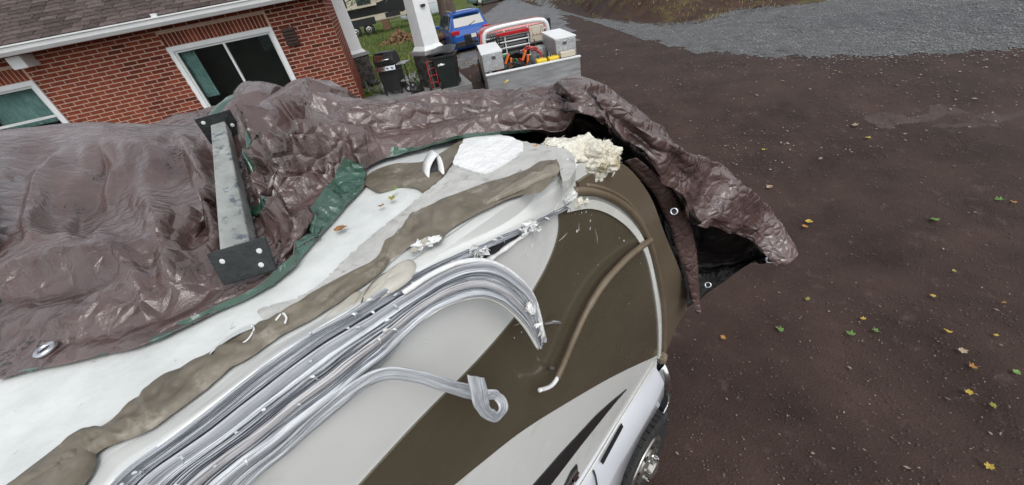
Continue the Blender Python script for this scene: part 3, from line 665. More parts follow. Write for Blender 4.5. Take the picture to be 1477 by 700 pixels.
for i in range(34):
    px, py = [(rnd.gauss(768, 10), rnd.gauss(350, 16)), (rnd.gauss(838, 14), rnd.gauss(318, 16)), (rnd.uniform(560, 760), rnd.uniform(440, 560)), (rnd.uniform(830, 930), rnd.uniform(330, 480))][i % 4]
    c = W(px, py, .0012); r_ = rnd.uniform(.0012, .004); b = MB(); pts = [c+Vector((rnd.uniform(-r_, r_), rnd.uniform(-.002, 0), rnd.uniform(-r_, r_)*1.5)) for _ in range(5)]
    b.add(pts, [(0,1,2),(2,3,4),(0,3,1),(1,4,2)]); obj('paint_chip', b, m_shred, coach)
for x0, y0, x1, y1 in ((806, 348, 818, 336), (893, 276, 903, 266), (835, 322, 833, 336), (1, 1, 2, 2), (858, 330, 862, 352), (742, 470, 760, 462)):
    if x0 < 5: continue
    b = MB(); b.tube([W(x0, y0, .0012), W((x0+x1)/2+1, (y0+y1)/2, .0014), W(x1, y1, .0012)], [.0004, .0009, .0003], 4); obj('scratch', b, m_caulkl, coach)
# broken end of flange
b = MB(); b.prism([W(x, y, -.01) for x, y in ((806, 250), (822, 278), (824, 290), (812, 300), (790, 306), (800, 288))], (0, -.018, .004)); obj('broken_flange_end', b, m_wtrim, coach)

# --- torn insulation foam and debris on the nose
fc = [(822, 222, 3.135, (.045, .05, .028)), (845, 225, 3.125, (.05, .05, .04)), (868, 228, 3.10, (.045, .045, .035)), (855, 244, 3.085, (.045, .03, .04)), (838, 248, 3.09, (.03, .025, .035)), (806, 212, 3.15, (.035, .045, .016)), (875, 240, 3.065, (.03, .025, .03))]
foam = None
bmf = bmesh.new()
for i, (px, py, z, r) in enumerate(fc):
    o_ = len(bmf.verts); c = Uz(px, py, z); tmp = bmesh.new(); bmesh.ops.create_icosphere(tmp, subdivisions=5, radius=1)
    for v in tmp.verts:
        p = v.co.copy(); k = 1+.5*(.7*nz(p.x*1.7+i*3, p.y*1.7, p.z*1.7)+.35*nz(p.x*5+i, p.y*5, p.z*5)+.12*nz(p.x*13, p.y*13+i, p.z*13)+.10*nz(p.x*40, p.y*12, p.z*40+i))
        v.co = Vector((p.x*r[0], p.y*r[1], p.z*r[2]))*k + c
    me_ = bpy.data.meshes.new('tmp'); tmp.to_mesh(me_); tmp.free(); bmf.from_mesh(me_)
# fibres sticking out of the foam
rn = random.Random(11)
fv = [v.co.copy() for v in bmf.verts]
for _ in range(300):
    p = rn.choice(fv); d = Vector((rn.uniform(-1, 1), rn.uniform(-1, .6), rn.uniform(-.3, 1))).normalized()*rn.uniform(.004, .014); w = Vector((rn.uniform(-1, 1), rn.uniform(-1, 1), rn.uniform(-1, 1))).normalized()*.0009
    a_, b_, c_ = bmf.verts.new(p-w), bmf.verts.new(p+w), bmf.verts.new(p+d); bmf.faces.new((a_, b_, c_))
mef = bpy.data.meshes.new('foam'); bmf.to_mesh(mef); bmf.free(); mef.polygons.foreach_set('use_smooth', [True]*len(mef.polygons))
obj('torn_foam', mef, m_foam, coach)
for i, (px, py, o_, r) in enumerate(((815, 258, .004, .018), (826, 283, .01, .012), (836, 292, .01, .012), (818, 288, .012, .010), (846, 291, .008, .008), (822, 240, -.01, .02))):
    lump('foam_crumb', W(px, py, o_), (r, r*.6, r*.8), [m_foam, m_shred][i % 2], i*5+2, .7, 3)
lump('rust_stain_wood', W(815, 243, -.012), (.012, .012, .010), m_wood2, 50, .5, 3)
roofpoly('broken_decking', ragged([(760, 208), (800, 212), (826, 222), (828, 250), (812, 262), (806, 240), (790, 222), (760, 208)], 1.5, 4, 8), ZR-.004, m_roofgrey, .02)
# plumbing vent: white folded cover
T = cr([Uz(x, y, z) for x, y, z in ((617, 256, 3.172), (619, 240, 3.185), (628, 225, 3.196), (635, 226, 3.196), (640, 240, 3.185), (641, 252, 3.172))], 6)
Bq = [p+Vector((.02, .05, -.004)) for p in T]; b = MB(); b.grid([[a, c] for a, c in zip(T, Bq)]); o = obj('vent_cover', b, m_shred, coach, smooth=True)
k = o.modifiers.new('thick', 'SOLIDIFY'); k.thickness = .004
b = MB(); b.add([p+Vector((.012, .03, -.003)) for p in T], [tuple(range(len(T)))]); obj('vent_throat', b, m_void, coach)

# --- brown conduit hanging on the side with a bare wire end
cp = cr([W(x, y, o) for x, y, o in ((939, 346, .012), (925, 356, .018), (903, 374, .022), (872, 408, .024), (848, 446, .024), (829, 486, .024), (815, 520, .024), (804, 545, .026))], 7)
b = MB(); b.tube(cp, [.0105]*8+[.0105]*20+[.0090]*(len(cp)-28), 10); cond = obj('brown_conduit', b, m_btrim, coach, smooth=True)
b = MB(); b.tube(cr([W(x, y, o) for x, y, o in ((806, 540, .026), (801, 550, .028), (793, 558, .03), (778, 563, .034))], 5), [.0060]*10+[.0055]*6, 8); obj('wire_end', b, m_shred, cond, smooth=True)
for px, L_ in (((792, 533), 8), ((786, 467), 22)):
    b = MB(); b.tube([W(px[0], px[1], .004), W(px[0]+L_*.5, px[1]-2, .022), W(px[0]+L_, px[1]-1, .03)], [.004, .0045, .004], 7); obj('screw', b, m_silver, coach)

# --- cab below the overhang: fender, wheel, bumper
def V(px, py, y): return Uy(px, py, y)
def fend(px, py, z): return Uz(px, py, z)
sh_t = [(948, 519), (917, 567), (891, 612), (860, 664), (838, 700), (800, 762)]        # under the wall's edge (shoulder, hidden edge)
sh_c = [(947, 532), (932, 562), (917, 593), (890, 640), (863, 684), (822, 755)]
sh_m = [(958, 552), (948, 575), (935, 600), (912, 640), (884, 685), (850, 752)]
sh_l = [(958, 570), (950, 588), (938, 608), (923, 634), (901, 681), (880, 750)]
rows = []
for a, c, d, e in zip(cr([Uz(x-6, y-4, 1.24) for x, y in sh_t], 6), cr([Uz(x, y, 1.14) for x, y in sh_c], 6), cr([Uz(x, y, 1.0) for x, y in sh_m], 6), cr([Uz(x, y, .86) for x, y in sh_l], 6)):
    rows.append([a+Vector((0, .5, .06)), a, a.lerp(c, .85), c, c.lerp(d, .25)+Vector((0, -.004, 0)), d, e, e+Vector((0, .06, -.005))])
b = MB(); b.grid(rows); obj('front_fender', b, m_vwhite, coach, smooth=True)
# hood front closing
b = MB(); P = [Uz(948, 519, 1.24), Uz(947, 532, 1.14), Uz(958, 552, 1.0), Uz(958, 570, .86)]
b.grid([[p, p+Vector((.03, .12, 0)), p+Vector((.04, 1.2, 0))] for p in P]); obj('front_panel', b, m_vwhite, coach, smooth=True)
# dark vent badge with bars on the fender shoulder
def shp(px, py): return Uz(px, py, 1.19)
b = MB(); q = [shp(*p) for p in ((896, 613), (899, 618), (870, 672), (866, 668))]; nrm_ = (q[1]-q[0]).cross(q[3]-q[0]).normalized(); nrm_ = nrm_ if nrm_.z > 0 else -nrm_
b.prism([p+nrm_*.012 for p in q], nrm_*.012); vb = obj('side_vent', b, m_black, coach)
for i in range(5):
    t0, t1 = .06+i*.185, .06+i*.185+.14; b = MB()
    p = [q[0].lerp(q[3], t0).lerp(q[1].lerp(q[2], t0), .2), q[0].lerp(q[3], t0).lerp(q[1].lerp(q[2], t0), .8), q[0].lerp(q[3], t1).lerp(q[1].lerp(q[2], t1), .8), q[0].lerp(q[3], t1).lerp(q[1].lerp(q[2], t1), .2)]
    b.prism([k_+nrm_*.025 for k_ in p], nrm_*.006); obj('vent_bar', b, m_decalb, vb)
b = MB(); b.tube([Uz(856, 679, 1.20), Uz(859, 688, 1.175), Uz(861, 700, 1.16), Uz(862, 712, 1.12)], .006, 6); obj('door_gap', b, m_void, coach)
# wheel
wc = Vector((1.27, .475, .39)); wb = MB(); ax = Vector((0, -1, 0))
wh = obj('wheel', MB().lathe(wc+Vector((0, .22, 0)), ax, [(.20, 0), (.36, .0), (.39, .03), (.395, .10), (.39, .19), (.37, .225), (.34, .235), (.25, .215), (.20, .20)], 40), m_rubber, coach, smooth=True)
obj('rim', MB().lathe(wc, ax, [(.22, -.05), (.235, -.002), (.225, .012), (.205, .008), (.19, -.02), (.165, -.022), (.15, .01), (.11, .03), (.075, .035), (.07, .07), (.05, .078), (.0, .08)], 40), m_steel, wh, smooth=True)
for i in range(8):
    a = i*pi/4+.2; b = MB(); b.lathe(wc+Vector((cos(a)*.172, -.013, sin(a)*.172)), ax, [(.026, 0), (.025, .006), (.0, .007)], 12); obj('rim_hole', b, m_void, wh)
for i in range(8):
    a = i*pi/4; b = MB(); b.lathe(wc+Vector((cos(a)*.092, -.03, sin(a)*.092)), ax, [(.013, 0), (.012, .028), (.006, .033)], 8); obj('lug_nut', b, m_chrome, wh)
for i in range(40):
    a = 2*pi*i/40; b = MB(); c = wc+Vector((cos(a)*.395, .10, sin(a)*.395)); b.box(c, (.04, .19, .02), rot=Matrix.Rotation(-a+pi/2, 3, 'Y')); obj('tread_block', b, m_rubber, wh)
# chrome bumper, corner lamp, wheel well
bp = [(957, 520, 1.05), (966, 540, .95), (968, 556, .82), (962, 578, .72), (955, 592, .66)]
T = cr([Uz(x+2, y, z) for x, y, z in bp], 5); rows = [[p+Vector((.02, .3, 0)), p+Vector((.015, .05, 0)), p, p+Vector((-.03, -.01, -.02)), p+Vector((-.06, .02, -.10)), p+Vector((-.05, .3, -.12))] for p in T]
b = MB(); b.grid(rows); obj('bumper', b, m_chrome, coach, smooth=True)
lump('bumper_end_cap', Uz(956, 602, .6), (.06, .05, .05), m_black, 4, .3, 3)
lump('corner_bracket', W(955, 516, .01), (.03, .025, .035), m_btrim, 6, .4, 3)
b = MB(); b.bb(.35, 1.9, .62, 2.3, .35, .9); obj('wheel_well', b, m_void, coach)
b = MB(); b.bb(-.7, 1.66, .66, 2.45, .9, 1.74); obj('cab', b, m_vwhite, coach, bevel=.06)

# ------------------------------------------------------------------ the tarp
tarp = thing('tarp', 'wet crumpled brown tarpaulin with green underside draped over the motorhome roof', 'tarp', (.3, 1.6, ZR))
def Ty(px, py, y):      # on a sight line, at depth y, but never under the roof
    d = ray(px, py); t = y/d.y; p = CAMP+d*t
    if p.z < ZR+.004 and p.x < .62: return Uz(px, py, ZR+.004)
    return p
def Tz(px, py, z): return Uz(px, py, z)
Z = ZR
C = []
def far(p, a=.30, dz=-.12, e=.6, dz2=-.6, dx=0):
    if p.x > .60: return [p+Vector((.09, .10, -.20)), p+Vector((.25, .35, -.8))]
    if p.x > .43: return [p+Vector((.16, .20, -.16)), p+Vector((.35, .5, -.8))]
    return [p+Vector((dx*.5, a, dz)), Vector((p.x+dx, max(p.y+e, 2.95 if p.x < .5 else 0), p.z+dz2))]
# each column runs from the near edge (or the turned-back green hem) over the roof to the far side
def colm(*p): C.append(list(p)+far(p[-1]))
colm(*[p+Vector((-.45, 0, 0)) for p in (Tz(-70, 561, Z+.003), Tz(-70, 561, Z+.003), Tz(-70, 552, Z+.008), Tz(-60, 440, Z+.03), Ty(-60, 300, 1.4), Ty(-60, 202, 2.2))])
colm(Tz(-70, 556, Z+.006), Tz(-70, 561, Z+.003), Tz(-70, 552, Z+.008), Tz(-60, 440, Z+.03), Ty(-60, 300, 1.4), Ty(-60, 202, 2.2))
colm(Tz(0, 536, Z+.006), Tz(0, 541, Z+.003), Tz(0, 533, Z+.008), Tz(0, 430, Z+.03), Ty(0, 300, 1.45), Ty(0, 192, 2.2))
colm(Tz(75, 518, Z+.006), Tz(75, 524, Z+.003), Tz(76, 515, Z+.008), Tz(95, 410, Z+.03), Ty(105, 290, 1.45), Ty(110, 186, 2.2))
colm(Tz(140, 504, Z+.008), Tz(145, 510, Z+.003), Tz(145, 500, Z+.008), Tz(160, 400, Z+.03), Ty(160, 285, 1.4), Ty(160, 187, 2.1))
colm(Tz(225, 474, Z+.012), Tz(220, 488, Z+.003), Tz(222, 478, Z+.008), Tz(215, 375, Z+.03), Ty(215, 280, 1.3), Ty(210, 188, 2.0))
colm(Tz(318, 437, Z+.014), Tz(318, 446, Z+.003), Tz(318, 432, Z+.006), Tz(275, 350, Z+.03), Ty(265, 265, 1.3), Ty(262, 190, 1.95))
colm(Tz(365, 414, Z+.016), Tz(366, 424, Z+.003), Tz(362, 405, Z+.006), Tz(318, 310, Z+.02), Ty(300, 250, 1.2), Ty(298, 190, 1.9))
colm(Tz(402, 384, Z+.022), Tz(402, 402, Z+.003), Tz(395, 385, Z+.006), Tz(352, 285, Z+.02), Ty(332, 225, 1.2), Ty(318, 165, 1.9))
colm(Tz(428, 350, Z+.026), Tz(436, 368, Z+.003), Tz(426, 350, Z+.008), Tz(388, 275, Z+.045), Ty(370, 210, 1.15), Ty(350, 131, 1.8))
colm(Tz(462, 287, Z+.030), Tz(492, 305, Z+.003), Tz(475, 290, Z+.01), Ty(420, 240, .95), Ty(400, 190, 1.2), Ty(392, 140, 1.75))
colm(Tz(500, 232, Z+.035), Tz(526, 268, Z+.003), Tz(515, 245, Z+.015), Ty(465, 205, .98), Ty(440, 165, 1.2), Ty(425, 133, 1.65))
colm(Tz(535, 215, Z+.03), Tz(532, 240, Z+.008), Ty(515, 213, .88), Ty(495, 190, 1.0), Ty(480, 160, 1.15), Ty(455, 120, 1.5))
colm(Tz(600, 212, Z+.02), Tz(590, 218, Z+.01), Ty(575, 196, .90), Ty(560, 180, .95), Ty(545, 160, 1.05), Ty(520, 143, 1.3))
colm(Tz(680, 192, Z+.02), Tz(680, 196, Z+.01), Ty(665, 173, .80), Ty(650, 163, .86), Ty(640, 150, .95), Ty(620, 137, 1.12))
colm(Tz(760, 185, Z+.02), Tz(760, 188, Z+.0), Ty(745, 160, .68), Ty(735, 153, .74), Ty(725, 144, .82), Ty(715, 136, .95))
colm(Tz(815, 185, Z+.0), Tz(810, 192, Z-.02), Ty(800, 158, .60), Ty(795, 148, .64), Ty(790, 140, .69), Ty(785, 132, .78))
def drape(crest, mid, lip, front, bottom):
    # crest, outer slope, lip, then the lip turns in; behind it hangs the front sheet, seen from inside
    l = Tz(*lip); d = (l-CAMP).normalized()
    C.append([l+d*.10+Vector((0, 0, .05)), l+d*.07+Vector((0, 0, .02)), l+d*.012, l, Tz(*mid), Tz(*crest), Tz(*front), Tz(*bottom)])
drape((834, 131, 3.215), (838, 146, 3.22), (845, 162, 3.21), (872, 200, 2.80), (885, 260, 2.35))
drape((884, 160, 3.12), (890, 178, 3.12), (893, 198, 3.09), (902, 230, 2.65), (922, 320, 2.05))
drape((935, 192, 3.03), (934, 210, 3.03), (930, 228, 3.00), (934, 260, 2.50), (950, 380, 1.85))
drape((985, 226, 2.92), (978, 246, 2.91), (966, 270, 2.87), (968, 310, 2.28), (975, 428, 1.76))
drape((1036, 253, 2.74), (1024, 285, 2.71), (1006, 318, 2.64), (1000, 355, 2.10), (988, 444, 1.74))
drape((1072, 278, 2.62), (1060, 308, 2.58), (1044, 332, 2.51), (1030, 370, 2.04), (1024, 420, 1.82))
drape((1112, 318, 2.42), (1098, 336, 2.42), (1086, 350, 2.38), (1074, 368, 2.06), (1062, 393, 1.94))
drape((1148, 366, 2.26), (1140, 380, 2.27), (1118, 383, 2.26), (1104, 380, 2.10), (1088, 376, 2.06))
for c_ in C[:6]: c_[0] = c_[1]+Vector((0, .012, -.001))      # plain edge here, the hem turns over only further right
NC, NR = len(C), len(C[0])
SUBU, SUBV = 16, 20
G = [[None]*NR for _ in range(NC)]
def crs(a, b, c, d, t): return .5*((2*b)+(c-a)*t+(2*a-5*b+4*c-d)*t*t+(3*b-a-3*c+d)*t**3)
inter = []
for col in C: inter.append(cr(col, SUBV))
grid_ = []
for i in range(NC-1):
    for k in range(SUBU):
        t = k/SUBU
        grid_.append([crs(inter[max(i-1, 0)][j], inter[i][j], inter[i+1][j], inter[min(i+2, NC-1)][j], t) for j in range(len(inter[0]))])
grid_.append(inter[-1])
# creases: folded-paper ridges from warped triangle waves
def tri(x): x = x-math.floor(x); return abs(2*x-1)
def hsh(i, j, k): v = sin(i*127.1+j*311.7+k*74.7)*43758.5453; return v-math.floor(v)
def facet(x, y, k):      # piecewise flat noise: crumpled-sheet facets meeting in straight creases
    sk = (x+y)*.3660254; i, j = math.floor(x+sk), math.floor(y+sk); a, c = x+sk-i, y+sk-j
    h0, h2 = hsh(i, j, k), hsh(i+1, j+1, k)
    if a > c: return h0*(1-a)+hsh(i+1, j, k)*(a-c)+h2*c-.5
    return h0*(1-c)+hsh(i, j+1, k)*(c-a)+h2*a-.5
def crease(p, seed):
    x, y = p.x*1.0, p.y*.55+p.z*.8
    x += .03*nz(x*6, y*6, seed)+.008*nz(x*20, y*20, seed); y += .03*nz(x*6+7, y*6, seed)+.008*nz(x*20, y*20+5, seed)
    h = 0
    for f, a, amp in ((5.5, .5, 1.5), (9.5, 1.9, .95), (17, 2.7, .5), (31, .3, .22), (55, 1.1, .08)):
        msk = 1 if f < 8 else max(0, .55+1.1*nz(x*3.1+f, y*3.1, seed))
        h += amp*msk*facet((x*cos(a)+y*sin(a))*f, (-x*sin(a)+y*cos(a))*f, f+seed)
    return h
# hand-placed folds: line of the fold seen from the ladder, height, half width
FOLDS = [
 ([(165, 258), (188, 250), (222, 300), (245, 345), (262, 410)], .018, 26), ([(130, 212), (170, 205), (222, 214), (228, 260)], .022, 20), ([(50, 330), (62, 270), (90, 230)], .020, 18), ([(120, 330), (135, 280), (150, 240)], -.016, 18),
 ([(0, 400), (60, 372), (130, 360)], .010, 20), ([(90, 470), (170, 420), (260, 400)], .008, 20), ([(150, 345), (205, 400), (215, 470)], .010, 16), ([(268, 200), (290, 235), (305, 290), (312, 320)], .030, 16), ([(20, 250), (40, 230), (75, 222)], -.018, 14),
 ([(286, 300), (300, 270), (304, 230)], -.03, 12),
 ([(318, 186), (335, 160), (352, 175), (392, 225), (408, 250)], .055, 22), ([(345, 140), (372, 160), (395, 172), (440, 150)], .030, 18), ([(448, 122), (455, 160), (456, 190), (450, 220)], .060, 16), ([(412, 190), (420, 160), (438, 135)], -.05, 14),
 ([(366, 238), (400, 222), (432, 216), (470, 228), (520, 210)], .045, 15), ([(372, 252), (415, 240), (470, 243)], -.050, 12), ([(365, 240), (362, 290), (360, 340)], .040, 13), ([(385, 320), (420, 285), (465, 255), (500, 232)], .040, 13), ([(400, 325), (440, 280), (480, 255)], -.030, 10),
 ([(402, 185), (430, 200), (455, 222)], .035, 13), ([(335, 215), (345, 250), (350, 300)], -.035, 12), ([(470, 135), (500, 160), (540, 158)], .020, 14), ([(500, 175), (545, 168), (585, 172)], -.022, 10), ([(455, 200), (490, 185), (540, 168), (600, 152)], .020, 12),
 ([(375, 280), (392, 300), (400, 330)], .03, 10), ([(690, 142), (710, 158), (722, 170)], .012, 9), ([(600, 150), (640, 160), (700, 162)], -.010, 10), ([(845, 140), (860, 152), (880, 185)], .025, 9), ([(960, 215), (975, 235), (985, 262)], .03, 10), ([(1010, 245), (1030, 262), (1050, 265)], -.025, 10), ([(1062, 275), (1040, 300), (1028, 322)], .035, 9), ([(1090, 300), (1095, 330), (1088, 348)], .03, 9)]
def fold(px, py):
    h = 0
    for n_, (L, a, w) in enumerate(FOLDS):
        if n_ < 10: a *= 2.4
        best = 1e9
        for (x0, y0), (x1, y1) in zip(L, L[1:]):
            dx, dy = x1-x0, y1-y0; t = max(0, min(1, ((px-x0)*dx+(py-y0)*dy)/(dx*dx+dy*dy))); d = hypot(px-x0-t*dx, py-y0-t*dy); best = min(best, d)
        w *= 1.25
        if best < w: q = 1-best/w; h += a*.75*(q**1.1)
    return h
NUc, NVc = len(grid_), len(grid_[0])
gp = [[p.copy() for p in r] for r in grid_]
for i in range(NUc):
    for j in range(NVc):
        a, b_ = gp[min(i+1, NUc-1)][j], gp[max(i-1, 0)][j]; c_, d_ = gp[i][min(j+1, NVc-1)], gp[i][max(j-1, 0)]
        nn = (a-b_).cross(c_-d_)
        if nn.length < 1e-9: continue
        nn.normalize()
        if nn.z < 0 and j > 2.2*SUBV: nn = -nn
        u = i/SUBU; v = j/SUBV
        e = sst(2.0, 2.9, v)
        amp = .003+e*lerpt([(0, .017), (6, .017), (8.3, .022), (9.5, .050), (12, .045), (14, .026), (16, .018), (18, .020), (24, .036)], u)
        if u > 12.5 and u < 16.5: amp *= 1-.55*sst(4.2, 5, v)
        q_ = proj(gp[i][j]); d = crease(gp[i][j], 1.7)*amp
        if False: d += fold(q_[0]+5*nz(q_[0]*.05, q_[1]*.05, 2), q_[1]+5*nz(q_[0]*.05, q_[1]*.05, 9))*sst(2.15, 2.6, v)*(1-.75*sst(4.2, 5.0, v))
        dd = Vector((0, 0, 1)) if (u < 16 and v > 2) else nn
        p = gp[i][j]+dd*d
        if v < 1.2 and 6 < u < 13: p += Vector((0, 0, .020*sin(pi*min(1, v/1.1))+.010*crease(gp[i][j], 6.1)*sin(pi*min(1, v/1.15))))*sst(6, 9, u)
        if u < 16.2 and p.z < ZR+.002 and p.y < 2.84 and p.x < .60: p.z = ZR+.002
        grid_[i][j] = p
# let the sheet settle as real cloth: it is a little too big for its place, cannot stretch, so it buckles into folds
BAR0, BAR1 = tuple(Uy(348, 366, .70)), tuple(Uz(319, 186, ZR+.075))
UU, VV = np.meshgrid(np.arange(NUc)/SUBU, np.arange(NVc)/SUBV, indexing='ij')
def settle(B, X, U, Vv, growk, goalk, its, bend):
    nu, nv = X.shape[:2]
    grow = growk*np.interp(U, [0, 6, 8, 9.3, 12.5, 14, 16, 18, 24], [.05, .06, .09, .26, .24, .10, .07, .08, .08])
    grow = grow*np.where((U > 8) & (U < 12.6) & (Vv < .9), .8, np.clip((Vv-1.9)/.5, .2, 1))
    grow = grow*np.clip((U-2.2)/1.0, .1, 1)
    goal = goalk*np.interp(U, [0, 7, 9, 12, 14, 16, 17, 24], [1, 1, .5, .5, 1.5, 2.5, 2, 2])
    goal = goal+np.where((U > 8) & (U < 12.6) & (Vv < .8), .05, .25)*np.clip((2.05-Vv)/.4, 0, 1)+4*goalk*np.clip((Vv-4.5)/.4, 0, 1)*(U < 17)+.3*np.clip((Vv-6.3)/.5, 0, 1)
    goal = goal+.10*np.clip((2.2-U)/.8, 0, 1)+.04*np.clip((2.9-Vv)/.6, 0, 1)*(U < 7.5)
    goal[0] = 1; goal[-1] = np.maximum(goal[-1], .2); goal = np.minimum(goal, 1)[..., None]
    cons = []
    def addc(sa, sb, stiff):
        a, b_ = B[sa], B[sb]; L = np.linalg.norm(a-b_, axis=-1)*(1+.5*(grow[sa]+grow[sb])); cons.append((sa, sb, L, stiff))
    def pairs(n, step):
        if step == 1: return [np.arange(0, n-1, 2), np.arange(1, n-1, 2)]
        idx = np.arange(0, n-step); return [idx[(idx % (2*step)) < step], idx[(idx % (2*step)) >= step]]
    for I in pairs(nu, 1):
        addc((I,), (I+1,), 1.0); J = np.arange(nv-1)
        addc(np.ix_(I, J), np.ix_(I+1, J+1), .5); addc(np.ix_(I, J+1), np.ix_(I+1, J), .5)
    al = np.arange(nu)
    for J in pairs(nv, 1): addc(np.ix_(al, J), np.ix_(al, J+1), 1.0)
    for st, k_ in bend:
        for I in pairs(nu, st): addc((I,), (I+st,), k_)
        for J in pairs(nv, st): addc(np.ix_(al, J), np.ix_(al, J+st), k_)
    onroof = (U < 16.2)
    cap = np.interp(U, [0, 6.5, 8, 9.3, 12.5, 13.5, 16, 17, 24], [.022, .022, .025, .050, .045, .022, .018, .05, .07])*np.where(Vv > 4.4, .45, 1)+np.where(Vv > 5.6, -.02, 0)
    ba, bd_ = np.array(BAR0), np.array(BAR1)-np.array(BAR0); bl = np.linalg.norm(bd_[:2])
    for it in range(its):
        for sa, sb, L, kf in cons:
            a, b_ = X[sa], X[sb]; d = b_-a; l = np.linalg.norm(d, axis=-1)+1e-9
            c = (.5*kf*(1-L/l))[..., None]*d
            X[sa] = a+c; X[sb] = b_-c
        X += (B-X)*goal
        X[..., 2] = np.where((U < 16.5) & (Vv > 2.0), np.minimum(X[..., 2], B[..., 2]+cap), X[..., 2])
        rx, ry = X[..., 0]-ba[0], X[..., 1]-ba[1]; t = (rx*bd_[0]+ry*bd_[1])/bl**2; dist = np.abs(rx*bd_[1]-ry*bd_[0])/bl
        under = (t > -.06) & (t < 1.03) & (dist < .040) & (Vv > 1.8)
        X[..., 2] = np.where(under, np.minimum(X[..., 2], np.maximum(ZR+.004, ba[2]+np.clip(t, 0, 1)*bd_[2]-.030)), X[..., 2])
        hit = onroof & (X[..., 0] < .60) & (X[..., 1] < 2.84) & (X[..., 2] < ZR+.003)
        X[..., 2] = np.where(hit, ZR+.003, X[..., 2])
    return X
def arr(g_): return np.array([[tuple(p) for p in r] for r in g_], dtype=np.float64)
B0, X0 = arr(gp), arr(grid_)
def coarse_pass(Bf, Xf, su, sv_, growk, goalk, its):
    Xc = settle(Bf[::su, ::sv_].copy(), Xf[::su, ::sv_].copy(), UU[::su, ::sv_], VV[::su, ::sv_], growk, goalk, its, ((2, .06),))
    D = Xc-Bf[::su, ::sv_]          # spread the displacement back over the fine sheet: flat facets between creases
    iu = np.arange(NUc)/su; iv = np.arange(NVc)/sv_
    i0 = np.minimum(iu.astype(int), D.shape[0]-2); j0 = np.minimum(iv.astype(int), D.shape[1]-2); fu = (iu-i0)[:, None, None]; fv = (iv-j0)[None, :, None]
    d00, d10, d01, d11 = D[np.ix_(i0, j0)], D[np.ix_(i0+1, j0)], D[np.ix_(i0, j0+1)], D[np.ix_(i0+1, j0+1)]
    up_t = d00+(d10-d00)*fu+(d11-d10)*fv; lo_t = d00+(d11-d01)*fu+(d01-d00)*fv
    return Bf+np.where(fu > fv, up_t, lo_t)
X1 = coarse_pass(B0, X0, 12, 10, .45, .008, 200)
X2 = coarse_pass(B0, X1, 6, 5, .9, .005, 160)
X_ = settle(B0, X2, UU, VV, 1.0, .0006, 12, ((2, .05),))
# small crisp crinkles on top
Nn = np.cross(np.gradient(X_, axis=0), np.gradient(X_, axis=1)); Nn /= np.linalg.norm(Nn, axis=-1)[..., None]+1e-12
for i in range(NUc):
    for j in range(NVc):
        p = gp[i][j]; x, y = p.x+.02*nz(p.x*9, p.y*9, 1), p.y*.8+p.z*.7+.02*nz(p.x*9, p.y*9, 5); k_ = max(0, .6+.9*nz(p.x*4, p.y*3, 8))
        fy = max(.25, min(1, 1.25-.5*(p.y-.7))) if i/SUBU < 13 else 1
        d = (1-fy)*.034*facet(x*5.5+y*2, y*4-x*2, 12)+fy*.0125*k_*facet(x*15+y*6, y*15-x*6, 21)+fy*.0078*k_*facet(x*27-y*13, y*27+x*13, 33)+fy*fy*.0030*facet(x*52, y*52, 44)
        X_[i, j] += Nn[i, j]*d*(1.25 if i/SUBU > 7 else .9)*(1 if j/SUBV > 2 else .5)
        v = j/SUBV
        if 2.15 < v < 5.4:
            q_ = proj(Vector(X_[i, j])); w_ = 6*nz(q_[0]*.045, q_[1]*.045, 2); w2_ = 6*nz(q_[0]*.045, q_[1]*.045, 9)
            f_ = fold(q_[0]+w_, q_[1]+w2_)*sst(2.15, 2.6, v)*(1-.8*sst(4.2, 5.0, v))
            X_[i, j, 2] = max(X_[i, j, 2]+f_*.85, ZR+.003) if i/SUBU < 16.2 else X_[i, j, 2]+f_*.6
            rx, ry = X_[i, j, 0]-BAR0[0], X_[i, j, 1]-BAR0[1]; bx, by = BAR1[0]-BAR0[0], BAR1[1]-BAR0[1]; t = (rx*bx+ry*by)/(bx*bx+by*by)
            if -.06 < t < 1.03 and abs(rx*by-ry*bx)/hypot(bx, by) < .036: X_[i, j, 2] = min(X_[i, j, 2], max(ZR+.004, BAR0[2]+t*(BAR1[2]-BAR0[2])-.030))
grid_ = [[Vector(X_[i, j]) for j in range(NVc)] for i in range(NUc)]
b = MB(); b.grid(grid_, 0, [[(i*.05, j*.05) for j in range(NVc)] for i in range(NUc)])
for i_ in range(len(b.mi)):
    if (i_ // (NVc-1))/SUBU > 15.0: b.mi[i_] = 2  # drape faces: their back takes the inside with painted shade
ts = obj('tarp_sheet', b, [m_tarp, m_tarpg, m_tarp, m_tarpshade], tarp, smooth=True, fix=False)
# make the outer (brown) side face up
me = ts.data
ok = sum(1 for p in me.polygons if p.normal.z > 0)
if ok < len(me.polygons)/2: me.flip_normals()
k = ts.modifiers.new('two_sided', 'SOLIDIFY'); k.thickness = .0016; k.offset = -1; k.material_offset = 1; k.material_offset_rim = 0
